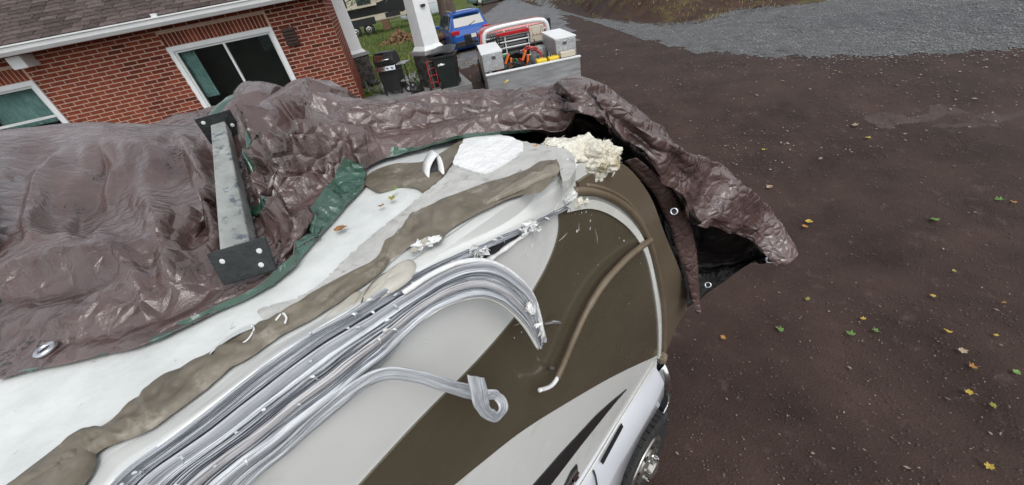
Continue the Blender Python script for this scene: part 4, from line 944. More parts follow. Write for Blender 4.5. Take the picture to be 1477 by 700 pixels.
# hanging flap in front of the nose
FL = [(900, 233, 3.0), (920, 256, 2.92), (950, 292, 2.76), (972, 345, 2.50), (990, 405, 2.22), (1004, 452, 2.02)]
FR = [(915, 232, 3.0), (948, 255, 2.90), (978, 290, 2.72), (1000, 340, 2.46), (1006, 400, 2.20), (1008, 456, 2.00)]
rows = []
for i, (a, c) in enumerate(zip(cr([Tz(*p) for p in FL], 8), cr([Tz(*p) for p in FR], 8))):
    w = (c-a); nn = Vector((.2, -1, .6)).normalized()
    rows.append([a.lerp(c, t)+nn*(.02*sin(t*pi)+.012*crease(a.lerp(c, t), 4)) for t in [q/8 for q in range(9)]]+[c+Vector((.10, .05, -.05)), c+Vector((.22, .12, -.12))])
b = MB(); b.grid(rows); fl = obj('tarp_flap', b, [m_tarp, m_tarpg], tarp, smooth=True)
k = fl.modifiers.new('two_sided', 'SOLIDIFY'); k.thickness = .0016; k.offset = 0
def grommet(c, nrm, r=.013):
    c = Vector(c); nrm = Vector(nrm).normalized(); u = nrm.orthogonal().normalized(); w = nrm.cross(u)
    P = [c+(u*cos(2*pi*i/20)+w*sin(2*pi*i/20))*r for i in range(20)]; b = MB(); b.tube(P, r*.38, 6, closed=True); obj('grommet', b, m_silver, tarp, smooth=True)
    b = MB(); b.lathe(c-nrm*.001, nrm, [(r*.7, 0), (r*.6, .0008), (0, .0009)], 16); obj('grommet_hole', b, m_void, tarp)
def on_sheet(px, py):
    best = min(((hypot(proj(grid_[i][j])[0]-px, proj(grid_[i][j])[1]-py), i, j) for i in range(0, 5*SUBU) for j in range(SUBV, 4*SUBV)), key=lambda t: t[0]); _, i, j = best
    n_ = (grid_[i+1][j]-grid_[i-1][j]).cross(grid_[i][j+1]-grid_[i][j-1]).normalized(); n_ = n_ if n_.z > 0 else -n_
    return grid_[i][j]+n_*.004, n_
grommet(*on_sheet(70, 508), .0105)
grommet(Tz(972, 305, 2.74), CAMP-Tz(972, 305, 2.74), .011)
grommet(Tz(1021, 411, 1.97), CAMP-Tz(1021, 411, 1.97), .014)
grommet(Tz(1111, 374, 2.17), CAMP-Tz(1111, 374, 2.17), .017)

# ------------------------------------------------------------------ steel bar with end plates lying on the tarp
p0 = Vector(BAR0); p1 = Vector(BAR1)
bar = thing('steel_post', 'grey galvanised square steel post with black bolted end plates lying on the tarp', 'steel post', ((p0+p1)/2).to_tuple())
ax_ = (p1-p0).normalized(); sx_ = ax_.cross(Vector((0, 0, 1))).normalized(); uz_ = sx_.cross(ax_).normalized()
def obox(c, a, b_, d, da, db, dd): b = MB(); b.box(c, (da, db, dd), rot=Matrix((a, b_, d)).transposed()); return b
L_ = (p1-p0).length
obj('tube', obox((p0+p1)/2, ax_, sx_, uz_, L_, .044, .040), m_galv, bar, bevel=.004)
# near plate: quad from its corners, thin
q = [Uz(322, 413, ZR+.016), Uz(398, 390, ZR+.022)]; yq = (q[0].y+q[1].y)/2
q += [Uy(381, 342, q[1].y+.012), Uy(297, 367, q[0].y+.012)]
nn = (q[1]-q[0]).cross(q[3]-q[0]).normalized()
b = MB(); b.prism(q, nn*.006 if nn.y > 0 else -nn*.006); pn = obj('end_plate', b, m_plate, bar, bevel=.0015)
for px, py in ((321, 377), (374, 362), (377, 382)):
    ctr = sum(q, Vector())/4; d = ray(px, py); n_ = nn if nn.y < 0 else -nn; t = (ctr-CAMP).dot(n_)/d.dot(n_); c = CAMP+d*t
    b = MB(); b.lathe(c, n_, [(.0042, -.001), (.0042, .001), (.002, .0018)], 10); obj('lit_bolt_hole', b, m_dwhite, pn)  # white disc: light showing through the hole, put in as colour
pc = p1+ax_*.005; rows = obox(pc+uz_*.006, ax_, sx_, uz_, .006, .105, .085)
pf = obj('end_plate', rows, m_plate, bar, bevel=.001)
for a, c in ((-.035, .026), (.035, -.005)):
    b = MB(); b.lathe(pc+sx_*a+uz_*(c+.006)-ax_*.003, -ax_, [(.006, -.001), (.006, .0012), (.002, .002)], 10); obj('lit_bolt_hole', b, m_dwhite, pf)  # light through the far plate's holes, painted white as well

# ------------------------------------------------------------------ leaves
def leaf_mesh(name, star=5):
    bm = MB(); pts = []; n = star*4
    prof = [1, .80, .55, .80]
    for i in range(n):
        a = pi/2+2*pi*i/n*.86*1.0-pi*.86+0; r = prof[i % 4]*(1 if i else .7); r *= random.uniform(.88, 1.1)
        pts.append(Vector((r*cos(a-pi/2*0), r*sin(a), 0)))
    c = bm.add([(0, -.1, .08)]+[(p.x, p.y, .35*nz(p.x*1.5, p.y*1.5, star)+.22*p.length) for p in pts], [])
    for i in range(n): bm.f.append([0, 1+i, 1+(i+1) % n]); bm.mi.append(0)
    s0 = len(bm.v); bm.add([(-.03, -.3, .05), (.03, -.3, .05), (.10, -1.15, .12), (.06, -1.15, .12)], [(0, 1, 2, 3)])
    return bm.mesh(name)
LM = {}
cols = {'green': ((.08, .18, .03), (.15, .26, .06)), 'yellow': ((.40, .27, .03), (.50, .37, .06)), 'orange': ((.36, .14, .02), (.46, .23, .05)), 'brown': ((.22, .10, .03), (.34, .17, .05)), 'tan': ((.34, .24, .15), (.42, .32, .22)), 'olive': ((.22, .22, .04), (.34, .32, .06))}
def leaf(px, py, size, col, label, surf='g', rz=None, tilt=0):
    key = (col, random.randint(0, 2))
    if key not in LM:
        LM[key] = leaf_mesh('leaf_'+col); LM[key].materials.append(mat('leaf_'+col, cols[col][0], .55, cols[col][1], 3, randv=.15))
    o = bpy.data.objects.new('fallen_leaf', LM[key]); COL.objects.link(o)
    if surf == 'g':
        z = .2
        for _ in range(12): p = Uz(px, py, z); z = gz(*toHS(p))+.03
        p = Uz(px, py, z)
    else: p = Uz(px, py, surf)
    w = (p-CAMP).dot(fwd); r = size/2*w/F
    r *= .72; o.location = p; o.scale = (r*random.uniform(.6, 1), r, r*random.uniform(.8, 1.6)); o.rotation_euler = (tilt, random.uniform(-.2, .2), random.uniform(0, 6) if rz is None else rz)
    o['label'] = label; o['category'] = 'leaf'; o['group'] = 'fallen leaves'
leaf(492, 331, 30, 'brown', 'brown maple leaf lying on the white roof beside the green tarp hem', ZR+.004)
leaf(568, 275, 22, 'green', 'green leaf on the white roof by the brown sealant puddle', ZR+.010)
leaf(566, 286, 20, 'olive', 'yellowish leaf on the roof below the green one', ZR+.008)
leaf(550, 297, 18, 'brown', 'narrow reddish brown leaf on the white roof, lowest of the cluster', ZR+.006)
leaf(773, 211, 16, 'orange', 'small orange leaf on the torn roof edge beside the foam', ZR+.012)
for px, py, sz, c, lb in (
    (1226, 482, 18, 'green', 'large green maple leaf on the dirt, middle one of three green leaves'),
    (1126, 476, 16, 'green', 'green leaf on the dirt, nearest to the motorhome nose'),
    (1263, 477, 14, 'green', 'small green leaf just right of the large green maple leaf'),
    (1245, 460, 11, 'yellow', 'tiny yellow leaf above the middle green leaf on the dirt'),
    (1366, 478, 16, 'yellow', 'yellow leaf with long stem on the dirt left of the orange ones'),
    (1388, 506, 17, 'tan', 'tan curled leaf just above the bright orange leaf'),
    (1403, 529, 20, 'orange', 'bright orange leaf on the dirt, largest of the orange ones'),
    (1397, 566, 16, 'yellow', 'golden leaf on the dirt below the bright orange leaf'),
    (1436, 484, 10, 'yellow', 'small yellow leaf near the right edge beside the tan leaf'),
    (1466, 537, 16, 'green', 'dark green leaf at the right edge of the dirt'),
    (1432, 585, 13, 'olive', 'olive leaf on the dirt below the dark green leaf'),
    (1427, 673, 17, 'yellow', 'yellow leaf lying lowest on the dirt at right'),
    (1441, 288, 18, 'green', 'green and yellow leaf on the dirt at upper right near the pale patch'),
    (1462, 292, 12, 'orange', 'orange leaf right beside the green and yellow leaf'),
    (1347, 317, 18, 'green', 'dark green leaf flat on the dirt at right centre'),
    (1167, 320, 16, 'yellow', 'yellow orange leaf on the dirt beside the tarp tip'),
    (1161, 327, 14, 'orange', 'orange leaf touching the yellow one by the tarp tip'),
    (1101, 216, 10, 'yellow', 'bright yellow leaf on the dirt above the tarp drape'),
    (1251, 199, 12, 'yellow', 'yellow leaf on the dirt at upper middle right'),
    (1233, 181, 18, 'tan', 'long pale tan leaf on the dirt below the gravel'),
    (1346, 427, 12, 'yellow', 'small yellow leaf on dirt above the long-stemmed one'),
    (1447, 437, 11, 'orange', 'little orange leaf high on the right side dirt'),
    (1376, 391, 11, 'olive', 'olive leaf on dirt at right above the yellow one'),
    (1164, 432, 12, 'olive', 'dull olive leaf on the dirt right of the tarp tip'),
    (1043, 487, 14, 'orange', 'thin orange leaf on the dirt close to the motorhome'),
    (1110, 270, 14, 'tan', 'dull tan leaf on the dirt near the drape crest')):
    leaf(px, py, sz, c, lb)

# ------------------------------------------------------------------ the brick house
def hl(lx, ly, z): p = cwall+wx*lx+wy*ly; return Vector((p.x, p.y, z))
ZB = 1.50
house = thing('brick_house', 'red brick house with white framed windows and brown shingle roof', 'house', (cwall.x, cwall.y, ZB), RW)
z0h = -ZB       # local z offset: local = world z - ZB
W2 = (-2.87, -1.06, 2.24, 3.44); W1 = (-6.10, -4.98, 2.12, 3.38)
def lz(z): return z-ZB
# core wall with window openings (mortar coloured face, bricks stand proud)
def wallpiece(b, x0, x1, z0, z1): b.bb(x0, x1, 0, .25, lz(z0), lz(z1))
b = MB()
for x0, x1, z0, z1 in ((-9, W1[0], 1.5, 3.95), (W1[0], W1[1], 1.5, W1[2]), (W1[0], W1[1], W1[3], 3.95), (W1[1], W2[0], 1.5, 3.95), (W2[0], W2[1], 1.5, W2[2]), (W2[0], W2[1], W2[3], 3.95), (W2[1], 0, 1.5, 3.95)):
    wallpiece(b, x0, x1, z0, z1)
b.bb(-.25, 0, .25, 6, 0, lz(3.95))
wallo = obj('wall', b, m_mortar, house, local=True)
bw, bh, mo = .200, .054, .0145
base_brick = MB(); base_brick.bb(-bw/2, bw/2, -.005, .03, -bh/2, bh/2); bme = base_brick.mesh('brick'); bme.materials.append(m_brick)
sold = MB(); sold.bb(-bh/2, bh/2, -.005, .03, -.10, .10); sme = sold.mesh('brick_soldier'); sme.materials.append(m_brick)
slots = []
row = 0; z = 1.54
while z < 3.93:
    free = [(-8.2, -.002)]
    for w in (W1, W2):
        if z+bh/2 > w[2] and z-bh/2 < w[3]+.21:
            nf = []
            for a_, c_ in free:
                if w[0] > a_ and w[1] < c_: nf += [(a_, w[0]-.003), (w[1]+.003, c_)]
                else: nf.append((a_, c_))
            free = nf
    x = (bw+mo)/2*(row % 2)
    while x > -8.4:
        for a_, c_ in free:
            x0, x1 = max(a_, x-bw), min(c_, x)
            if x1-x0 > .025: slots.append((bme, (x0+x1)/2, z, x1-x0))
        x -= bw+mo
    z += bh+mo; row += 1
for w in (W1, W2):
    x = w[0]+.03
    while x < w[1]: slots.append((sme, x, w[3]+.107, bw)); x += bh+mo
def vis(x, z):
    p = hl(x, 0, z); q = proj(p); sil = lerpt([(-50, 200), (0, 192), (300, 190), (345, 130), (450, 118), (520, 150), (560, 160)], q[0])
    inside = -25 < q[0] < 1500 and -10 < q[1] < sil
    return (1 if inside else 0), -(p-CAMP).length
slots.sort(key=lambda t: vis(t[1], t[2]), reverse=True)
rb = random.Random(5)
for i, (me_, x, z, r) in enumerate(slots[:300]):
    o = bpy.data.objects.new('brick', me_); COL.objects.link(o); o.parent = wallo; o.location = (x, -.0015*rb.random(), lz(z)); o.rotation_euler = (0, rb.uniform(-.006, .006), rb.uniform(-.01, .01)); o.scale = (r/bw, 1, 1)
b = MB()
for me_, x, z, r in slots[300:]:
    hx, hz = (r/2, bh/2) if me_ is bme else (bh/2, .10); b.bb(x-hx, x+hx, -.005, .03, lz(z)-hz, lz(z)+hz)
for row in range(34):      # the side wall round the corner
    y = .0+(bw+mo)/2*(row % 2)
    while y < 5.9: b.bb(-.02, .005, y, y+bw, .01+row*(bh+mo), .01+row*(bh+mo)+bh); y += bw+mo
tag(obj('brick_field', b, mat('red_brick_field', (.15, .034, .018), .8, (.27, .066, .034), 7, bump=.5, bscale=45, spec=.15), wallo, local=True), None, None, kind='stuff')
# windows
def window(w, slider):
    x0, x1, z0, z1 = w; fr = .075; b = MB()
    b.bb(x0, x1, -.035, .10, lz(z1)-fr, lz(z1)); b.bb(x0, x1, -.035, .10, lz(z0), lz(z0)+fr); b.bb(x0, x0+fr, -.035, .10, lz(z0)+fr, lz(z1)-fr); b.bb(x1-fr, x1, -.035, .10, lz(z0)+fr, lz(z1)-fr)
    wo_ = obj('window', b, m_white, house, local=True, bevel=.004)
    b = MB(); f2 = .035
    xa, xb, za, zb = x0+fr, x1-fr, lz(z0)+fr, lz(z1)-fr
    b.bb(xa, xb, -.005, .06, zb-f2, zb); b.bb(xa, xb, -.005, .06, za, za+f2); b.bb(xa, xa+f2, -.005, .06, za+f2, zb-f2); b.bb(xb-f2, xb, -.005, .06, za+f2, zb-f2)
    obj('sash', b, m_dwhite, wo_, local=True, bevel=.002)
    b = MB()
    if slider: xm = (xa+xb)/2; b.bb(xm-.02, xm+.02, -.008, .05, za+f2, zb-f2); ms = [(xa+f2, xm-.02), (xm+.02, xb-f2)]
    else: zm = za+.56*(zb-za)-.02; b.bb(xa+f2, xb-f2, -.008, .05, zm-.02, zm+.02); ms = []
    obj('meeting_rail', b, m_dwhite, wo_, local=True)
    if slider:
        for a, c in ms: obj('pane', MB().bb(a, c, .022, .028, za+f2, zb-f2), m_wglass, wo_, local=True)
    else:
        obj('pane', MB().bb(xa+f2, xb-f2, .022, .028, za+f2, zm-.02), m_wglass, wo_, local=True); obj('pane', MB().bb(xa+f2, xb-f2, .022, .028, zm+.02, zb-f2), m_wglass, wo_, local=True)
    return wo_, xa, xb, za, zb
m_wglass = bpy.data.materials.new('pane_glass'); m_wglass.use_nodes = True
pb = m_wglass.node_tree.nodes['Principled BSDF']; pb.inputs['Base Color'].default_value = (.75, .9, .87, 1); pb.inputs['Roughness'].default_value = .02; pb.inputs['Transmission Weight'].default_value = 1; pb.inputs['IOR'].default_value = 1.25
w2o, xa, xb, za, zb = window(W2, True)
room = mat('dim_room', (.20, .16, .14), .9, (.26, .21, .18), 3)
b = MB(); b.bb(-8.5, -.3, 2.8, 2.9, 0, lz(3.9)); b.bb(-8.5, -.3, .26, 2.8, -.02, .03); b.bb(-8.5, -.3, .26, 2.8, lz(3.86), lz(3.9)); b.bb(-8.6, -8.5, .26, 2.8, 0, lz(3.9)); b.bb(-4.0, -3.9, .26, 2.8, 0, lz(3.9))
obj('interior_walls', b, room, house, local=True)
# bright far window and curtain seen inside the slider
b = MB(); b.bb(xa+.85, xa+1.35, 2.72, 2.78, zb-.42, zb+.02); obj('far_window', b, m_curt, house, local=True)
b = MB(); b.bb(xa+.92, xa+1.27, 2.68, 2.715, zb-.34, zb-.04); obj('far_pane', b, m_glass, house, local=True)
def curtain(x0, x1, y, z0, z1, n=26):
    b = MB(); rows = [[(x0+(x1-x0)*i/n, y+.02*sin(i*1.9)+.008*sin(i*.7), z) for i in range(n+1)] for z in (z0, z1)]; b.grid(rows); return b
obj('curtain', curtain(xa+.02, xa+.26, .16, zb-.85, zb-.02), m_curt, w2o, local=True, smooth=True)
w1o, xa, xb, za, zb = window(W1, False)
obj('curtain', curtain(xa+.02, xb-.02, .20, za+.45*(zb-za), zb-.03, 40), m_curt, w1o, local=True, smooth=True)
lm = lump('cushion', hl((xa+xb)/2+.1, .55, 2.9), (.28, .12, .24), m_curt, 3, .25, 3, None); lm.parent = house; lm.matrix_parent_inverse = INV[house.name]
# brown vent box, white bracket
b = MB(); b.bb(-.92, -.70, -.07, 0, lz(3.06), lz(3.36)); vb_ = obj('vent_box', b, m_dark, house, local=True, bevel=.008)
for i in range(5): b = MB(); b.box((-.81, -.075, lz(3.10+i*.052)), (.19, .022, .012), rot=Matrix.Rotation(.6, 3, 'X')); obj('louvre', b, m_dark, vb_, local=True)
b = MB(); b.bb(-4.92, -4.72, -.30, 0, lz(3.56), lz(3.74)); obj('bracket_box', b, m_dwhite, house, local=True, bevel=.006)
# eaves: soffit, gutter, roof of single shingles
b = MB(); b.bb(-9, .5, -.36, .1, lz(3.76), lz(3.79)); obj('soffit', b, m_dwhite, house, local=True)
gpf = [(-.40, 3.745), (-.44, 3.75), (-.475, 3.80), (-.48, 3.855), (-.50, 3.865), (-.50, 3.885), (-.47, 3.885), (-.47, 3.80), (-.40, 3.78), (-.39, 3.90), (-.36, 3.90), (-.36, 3.745)]
b = MB(); b.prism([(-9, y, lz(z)) for y, z in gpf], (9.6, 0, 0)); obj('gutter', b, m_white, house, local=True)
b = MB(); b.bb(-2.62, -2.54, -.49, -.36, lz(3.87), lz(3.93)); obj('gutter_strap', b, m_white, house, local=True)
pitch = radians(24)
def rp(x, d, up_=0): return Vector((x, -.42+d*cos(pitch)-up_*sin(pitch), lz(3.90)+d*sin(pitch)+up_*cos(pitch)))
b = MB(); b.add([rp(-9, 0), rp(.6, 0), rp(.6, 5), rp(-9, 5), rp(-9, 0, -.03), rp(.6, 0, -.03), rp(.6, 5, -.03), rp(-9, 5, -.03)], [(0,1,2,3),(7,6,5,4),(0,4,5,1),(1,5,6,2),(2,6,7,3),(3,7,4,0)]); rf = obj('roof', b, m_shing, house, local=True)
shm = []
for k_ in range(3):
    b = MB(); wv = .30-.04*k_; b.add([Vector((-wv/2, 0, .012)), Vector((wv/2, 0, .012)), Vector((wv/2-.006, .20, .004)), Vector((-wv/2+.006, .20, .004)), Vector((-wv/2, 0, .001)), Vector((wv/2, 0, .001)), Vector((wv/2-.006, .20, -.004)), Vector((-wv/2+.006, .20, -.004))], [(0,1,2,3),(7,6,5,4),(0,4,5,1),(1,5,6,2),(2,6,7,3),(3,7,4,0)])
    me_ = b.mesh('shingle'); me_.materials.append(m_shing); shm.append(me_)
cnt = 0; bs = MB()
for r_ in range(14):
    x = -8.6+rb.random()*.3
    while x < .5:
        k_ = rb.randint(0, 2); w = .30-.04*k_; p = rp(x+w/2, r_*.145-.03, .001+.004*rb.random()); wp = house.matrix_world @ p
        wpp = hl(p.x, p.y, p.z+ZB); q = proj(wpp)
        if -30 < q[0] < 420 and -30 < q[1] < 90 and cnt < 290:
            o = bpy.data.objects.new('shingle', shm[k_]); COL.objects.link(o); o.parent = rf; o.location = p; o.rotation_euler = (pitch, 0, rb.uniform(-.01, .01)); cnt += 1
        x += w+.004

# ------------------------------------------------------------------ porch columns on stone piers
def porch_column(h, s, label, ang):
    root = thing('porch_column', label, 'column', HS(h, s, 1.635), RZ_H+ang, 'porch columns')
    b = MB(); b.frust((0, 0), (.21, .21), (.15, .15), .84, 2.9); obj('shaft', b, m_white, root, local=True, bevel=.008)
    b = MB(); b.frust((0, 0), (.27, .27), (.22, .22), .78, .86); obj('shaft_base', b, m_white, root, local=True, bevel=.008)
    b = MB(); b.frust((0, 0), (.33, .33), (.31, .31), .70, .78); obj('pier_cap', b, m_conc, root, local=True, bevel=.01)
    b = MB(); b.frust((0, 0), (.285, .285), (.265, .265), -.15, .70); pier = obj('stone_pier', b, m_pmort, root, local=True)
    r_ = random.Random(int(h*10))
    for k in range(4):
        z = -.05
        while z < .66:
            hh_ = r_.uniform(.09, .15); hh_ = min(hh_, .70-z); x = -.27; wz = .28-.02*(z/.7)
            while x < .25:
                wd = min(r_.uniform(.14, .26), .27-x)
                if wd < .05: break
                R = Matrix.Rotation(k*pi/2, 3, 'Z'); c = R @ Vector((x+wd/2, -wz-.004, z+hh_/2)); b = MB(); b.box((0, 0, 0), (wd-.016, .045, hh_-.016))
                for q in range(len(b.v)): v = b.v[q]; b.v[q] = (v[0]+r_.uniform(-.007, .007), v[1]+r_.uniform(-.01, .01), v[2]+r_.uniform(-.006, .006))
                b.v = [tuple(R @ Vector(v)+c) for v in b.v]; obj('stone', b, m_stonep, pier, local=True)
                x += wd
            z += hh_
    return root
ca = porch_column(9.75, -1.0, 'white tapered porch column on stone pier beside the black bin', radians(38))
b = MB(); b.box((.02, -.215, 1.62), (.11, .03, .05), rot=Matrix.Rotation(.0, 3, 'Z')); obj('porch_light', b, m_black, ca, local=True)
cb = porch_column(12.0, -3.30, 'white tapered porch column on stone pier nearest the brick wall', radians(38))
b = MB(); b.tube([(-.30, -.25, .8), (-.30, -.25, .98), (-.22, -.26, 1.0), (-.22, -.26, .86)], .014, 6); obj('hook', b, m_black, cb, local=True)

# ------------------------------------------------------------------ barbecue grill
def loc(h, s, z): return HS(h, s, z)
gr = thing('barbecue_grill', 'black and silver barbecue grill standing on the porch slab', 'grill', loc(9.75, -2.0, 1.637), RZ_H+radians(-12)); gr.scale = (.82,)*3
obj('cabinet', MB().frust((0, 0), (.26, .24), (.27, .25), .10, .62), m_black, gr, local=True, bevel=.015)
obj('control_panel', MB().box((0, -.27, .70), (.60, .06, .13), rot=Matrix.Rotation(-.3, 3, 'X')), m_chrome, gr, local=True, bevel=.01)
for i in range(4): obj('knob', MB().lathe((-.21+i*.14, -.30, .705), (0, -1, .3), [(.024, 0), (.022, .03), (.0, .032)], 12), m_black, gr, local=True)
obj('firebox', MB().frust((0, 0), (.27, .25), (.30, .27), .62, .78), m_black, gr, local=True, bevel=.01)
pf = [(-.27, .79), (-.275, .90), (-.22, 1.02), (-.10, 1.09), (.06, 1.10), (.20, 1.02), (.26, .90), (.27, .79)]
b = MB(); b.prism([(-.29, y, z) for y, z in pf], (.58, 0, 0)); lid = obj('lid', b, m_black, gr, local=True, bevel=.012)
b = MB(); b.grid([[(x, y-.004, z+.004) for y, z in pf[1:4]] for x in (-.25, .02)]); obj('lid_plate', b, m_chrome, lid, local=True, smooth=True)
b = MB(); b.tube([(-.2, -.27, .93), (-.2, -.32, .93), (.2, -.32, .93), (.2, -.27, .93)], .014, 8); obj('lid_handle', b, m_chrome, lid, local=True, smooth=True)
obj('side_shelf', MB().bb(.31, .58, -.22, .22, .74, .77), m_galv, gr, local=True, bevel=.006)
for sx in (-1, 1):
    for sy in (-1, 1): obj('leg', MB().bb(sx*.24-.02, sx*.24+.02, sy*.22-.02, sy*.22+.02, .0, .12), m_black, gr, local=True)
for sx in (.40, .52): obj('side_frame', MB().bb(sx, sx+.03, -.18, -.15, .06, .74), m_black, gr, local=True)
obj('side_rack', MB().bb(.30, .55, -.2, .2, .30, .33), m_galv, gr, local=True)
for sy in (-.2, .2): w_ = obj('wheel', MB().lathe((.46, sy, .09), (0, 1, 0), [(.03, -.02), (.09, -.02), (.09, .02), (.03, .02)], 16), m_rubber, gr, local=True, smooth=True); obj('hub', MB().lathe((.46, sy-.021, .09), (0, -1, 0), [(.05, 0), (.045, .006), (0, .007)], 12), m_chrome, w_, local=True)

# ------------------------------------------------------------------ wheelie bin
bn = thing('trash_bin', 'dark green wheeled trash bin with overfull lid beside the stone pier', 'bin', loc(9.30, -.64, 1.60), RZ_H+radians(-8)); bn.scale = (.80, .80, .70)
obj('body', MB().frust((0, 0), (.23, .26), (.30, .34), .03, .98), mat('bin_plastic', (.010, .016, .014), .5, (.018, .026, .022), 6), bn, local=True, bevel=.03)
obj('rim', MB().frust((0, 0), (.325, .365), (.325, .365), .95, 1.01), m_black, bn, local=True, bevel=.012)
b = MB(); b.grid([[(x, y, 1.06+.06*cos(x*4)-.10*(y+.36)*0+.12*(y+.36)) for y in (-.38, -.2, 0, .2, .37)] for x in (-.33, -.2, 0, .2, .33)]); o = obj('lid', b, m_black, bn, local=True, smooth=True); k = o.modifiers.new('t', 'SOLIDIFY'); k.thickness = .03
lump_b = lump('rubbish_bag', HS(9.08, -.72, 2.37), (.15, .10, .06), m_shred, 8, .5, 3, None); lump_b.parent = bn; lump_b.matrix_parent_inverse = INV[bn.name]
for sx in (-.22, .22): obj('wheel', MB().lathe((sx, .28, .10), (1, 0, 0), [(.03, -.025), (.10, -.025), (.10, .025), (.03, .025)], 16), m_rubber, bn, local=True, smooth=True)
obj('grip', MB().tube([(-.2, .36, .98), (-.2, .44, .98), (.2, .44, .98), (.2, .36, .98)], .018, 8), m_black, bn, local=True, smooth=True)
# red hand truck leaning between pier and bin
ht = thing('hand_truck', 'red two-wheeled hand truck leaning on the stone pier', 'hand truck', loc(9.10, -.98, 1.637), RZ_H); ht.scale = (.7,)*3
for sx in (-.12, .12): obj('rail', MB().tube([(sx, -.10, .08), (sx, .02, .45), (sx, .14, .85)], .011, 8), m_red, ht, local=True, smooth=True)
for z, y in ((.25, -.045), (.45, .02), (.65, .08), (.84, .14)): obj('crossbar', MB().tube([(-.12, y, z), (.12, y, z)], .008, 8), m_red, ht, local=True)
obj('toe_plate', MB().bb(-.16, .16, -.30, -.10, .02, .035), m_galv, ht, local=True)
for sx in (-.17, .17): obj('wheel', MB().lathe((sx, -.02, .11), (1, 0, 0), [(.03, -.03), (.10, -.035), (.12, -.02), (.12, .02), (.10, .035), (.03, .03)], 18), m_rubber, ht, local=True, smooth=True)
# dark things lying on the slab
def coil(name, label, h, s, r, m, n=3):
    b = MB(); P = [HS(h, s, 1.66)+Vector((cos(a)*r*(1+.12*sin(a*2.3)), sin(a)*r*(1+.1*cos(a*1.7)), .012*a/2+.01*sin(a*5))) for a in [i*.3 for i in range(int(n*21))]]; b.tube(P, .022, 6); return tag(obj(name, b, m, smooth=True), label, 'hose')
coil('garden_hose', 'black hose coiled on the slab at the foot of the far stone pier', 11.0, -3.25, .20, m_black, 4)
b = MB(); b.tube(cr([HS(10.6, -3.0, 1.66), HS(10.2, -2.75, 1.66), HS(10.1, -2.5, 1.66), HS(9.9, -2.42, 1.66), HS(9.75, -2.3, 1.66)], 6), .012, 6); tag(obj('extension_cord', b, m_black, smooth=True), 'thin black cord running across the slab to the grill', 'cord')
for i, (h, s, lb) in enumerate(((11.2, -2.85, 'dark pair of boots on the slab right of the coiled hose'), (9.25, -1.45, 'dark bucket-like lump on the slab left of the hand truck'))):
    o = lump('boots' if i == 0 else 'planter', HS(h, s, 1.70), (.17, .12, .10), m_black, 20+i, .4, 3, None); tag(o, lb, 'boots' if i == 0 else 'planter')

# ------------------------------------------------------------------ utility truck
TRZ = RZ_H + radians(1)
tk = thing('utility_truck', 'red pickup with aluminium work bed, toolboxes and headache rack', 'truck', loc(8.15, 1.15, .78), TRZ)
def tp(name, b, m, par=None, **k): return obj(name, b, m, par or tk, local=True, **k)
# tail panel
tp('tailgate', MB().bb(-.98, .98, -.02, .03, .66, 1.12), m_alu, bevel=.01)
tp('tailgate_lip', MB().bb(-.99, .99, -.05, .05, 1.122, 1.15), m_white, bevel=.006)
tp('bed_floor', MB().bb(-.95, .95, .03, 2.1, .66, .70), m_galv)
for sx in (-1, 1):
    tp('bed_side', MB().bb(sx*.93, sx*.98, .032, 2.1, .66, 1.12), m_alu, bevel=.01)
    t = MB().bb(sx*.56, sx*.99, .28, 1.65, 1.135, 1.46); bx_ = tp('toolbox', t, m_diam, bevel=.012)
    tp('toolbox_lid', MB().bb(sx*.55, sx*1.0, .27, 1.66, 1.462, 1.495), m_white, bx_, bevel=.008)
    tp('latch', MB().bb(sx*.75-.04, sx*.75+.04, .255, .279, 1.36, 1.42), m_chrome, bx_)
    # below the bed
    tp('fender_side', MB().bb(sx*.90, sx*.97, .2, 2.1, .30, .655), m_white, bevel=.03)
    w_ = tp('wheel', MB().lathe((sx*.86, 1.05, .38), (sx, 0, 0), [(.2, -.1), (.36, -.1), (.38, -.05), (.38, .08), (.36, .12), (.2, .1)], 24), m_rubber, smooth=True)
    tp('rim', MB().lathe((sx*.95, 1.05, .38), (sx, 0, 0), [(.21, 0), (.19, .02), (.08, .0), (.0, .02)], 20), m_steel, w_, smooth=True)
    w_ = tp('wheel', MB().lathe((sx*.86, 4.6, .38), (sx, 0, 0), [(.2, -.1), (.36, -.1), (.38, -.05), (.38, .08), (.36, .12), (.2, .1)], 24), m_rubber, smooth=True)
    tp('tail_light', MB().bb(sx*.86-.07, sx*.86+.07, -.085, -.045, .47, .56), m_taill, bevel=.01)
tp('bumper', MB().bb(-1.0, 1.0, -.15, .0, .38, .60), m_white, bevel=.03)
tp('bumper_step', MB().bb(-.35, .35, -.155, -.145, .45, .55), m_black)
tp('licence_plate', MB().bb(-.16, .16, -.165, -.156, .44, .56), m_dwhite)
tp('hitch', MB().tube([(.3, -.16, .42), (.3, -.30, .42), (.3, -.30, .50)], .03, 8), m_dark)
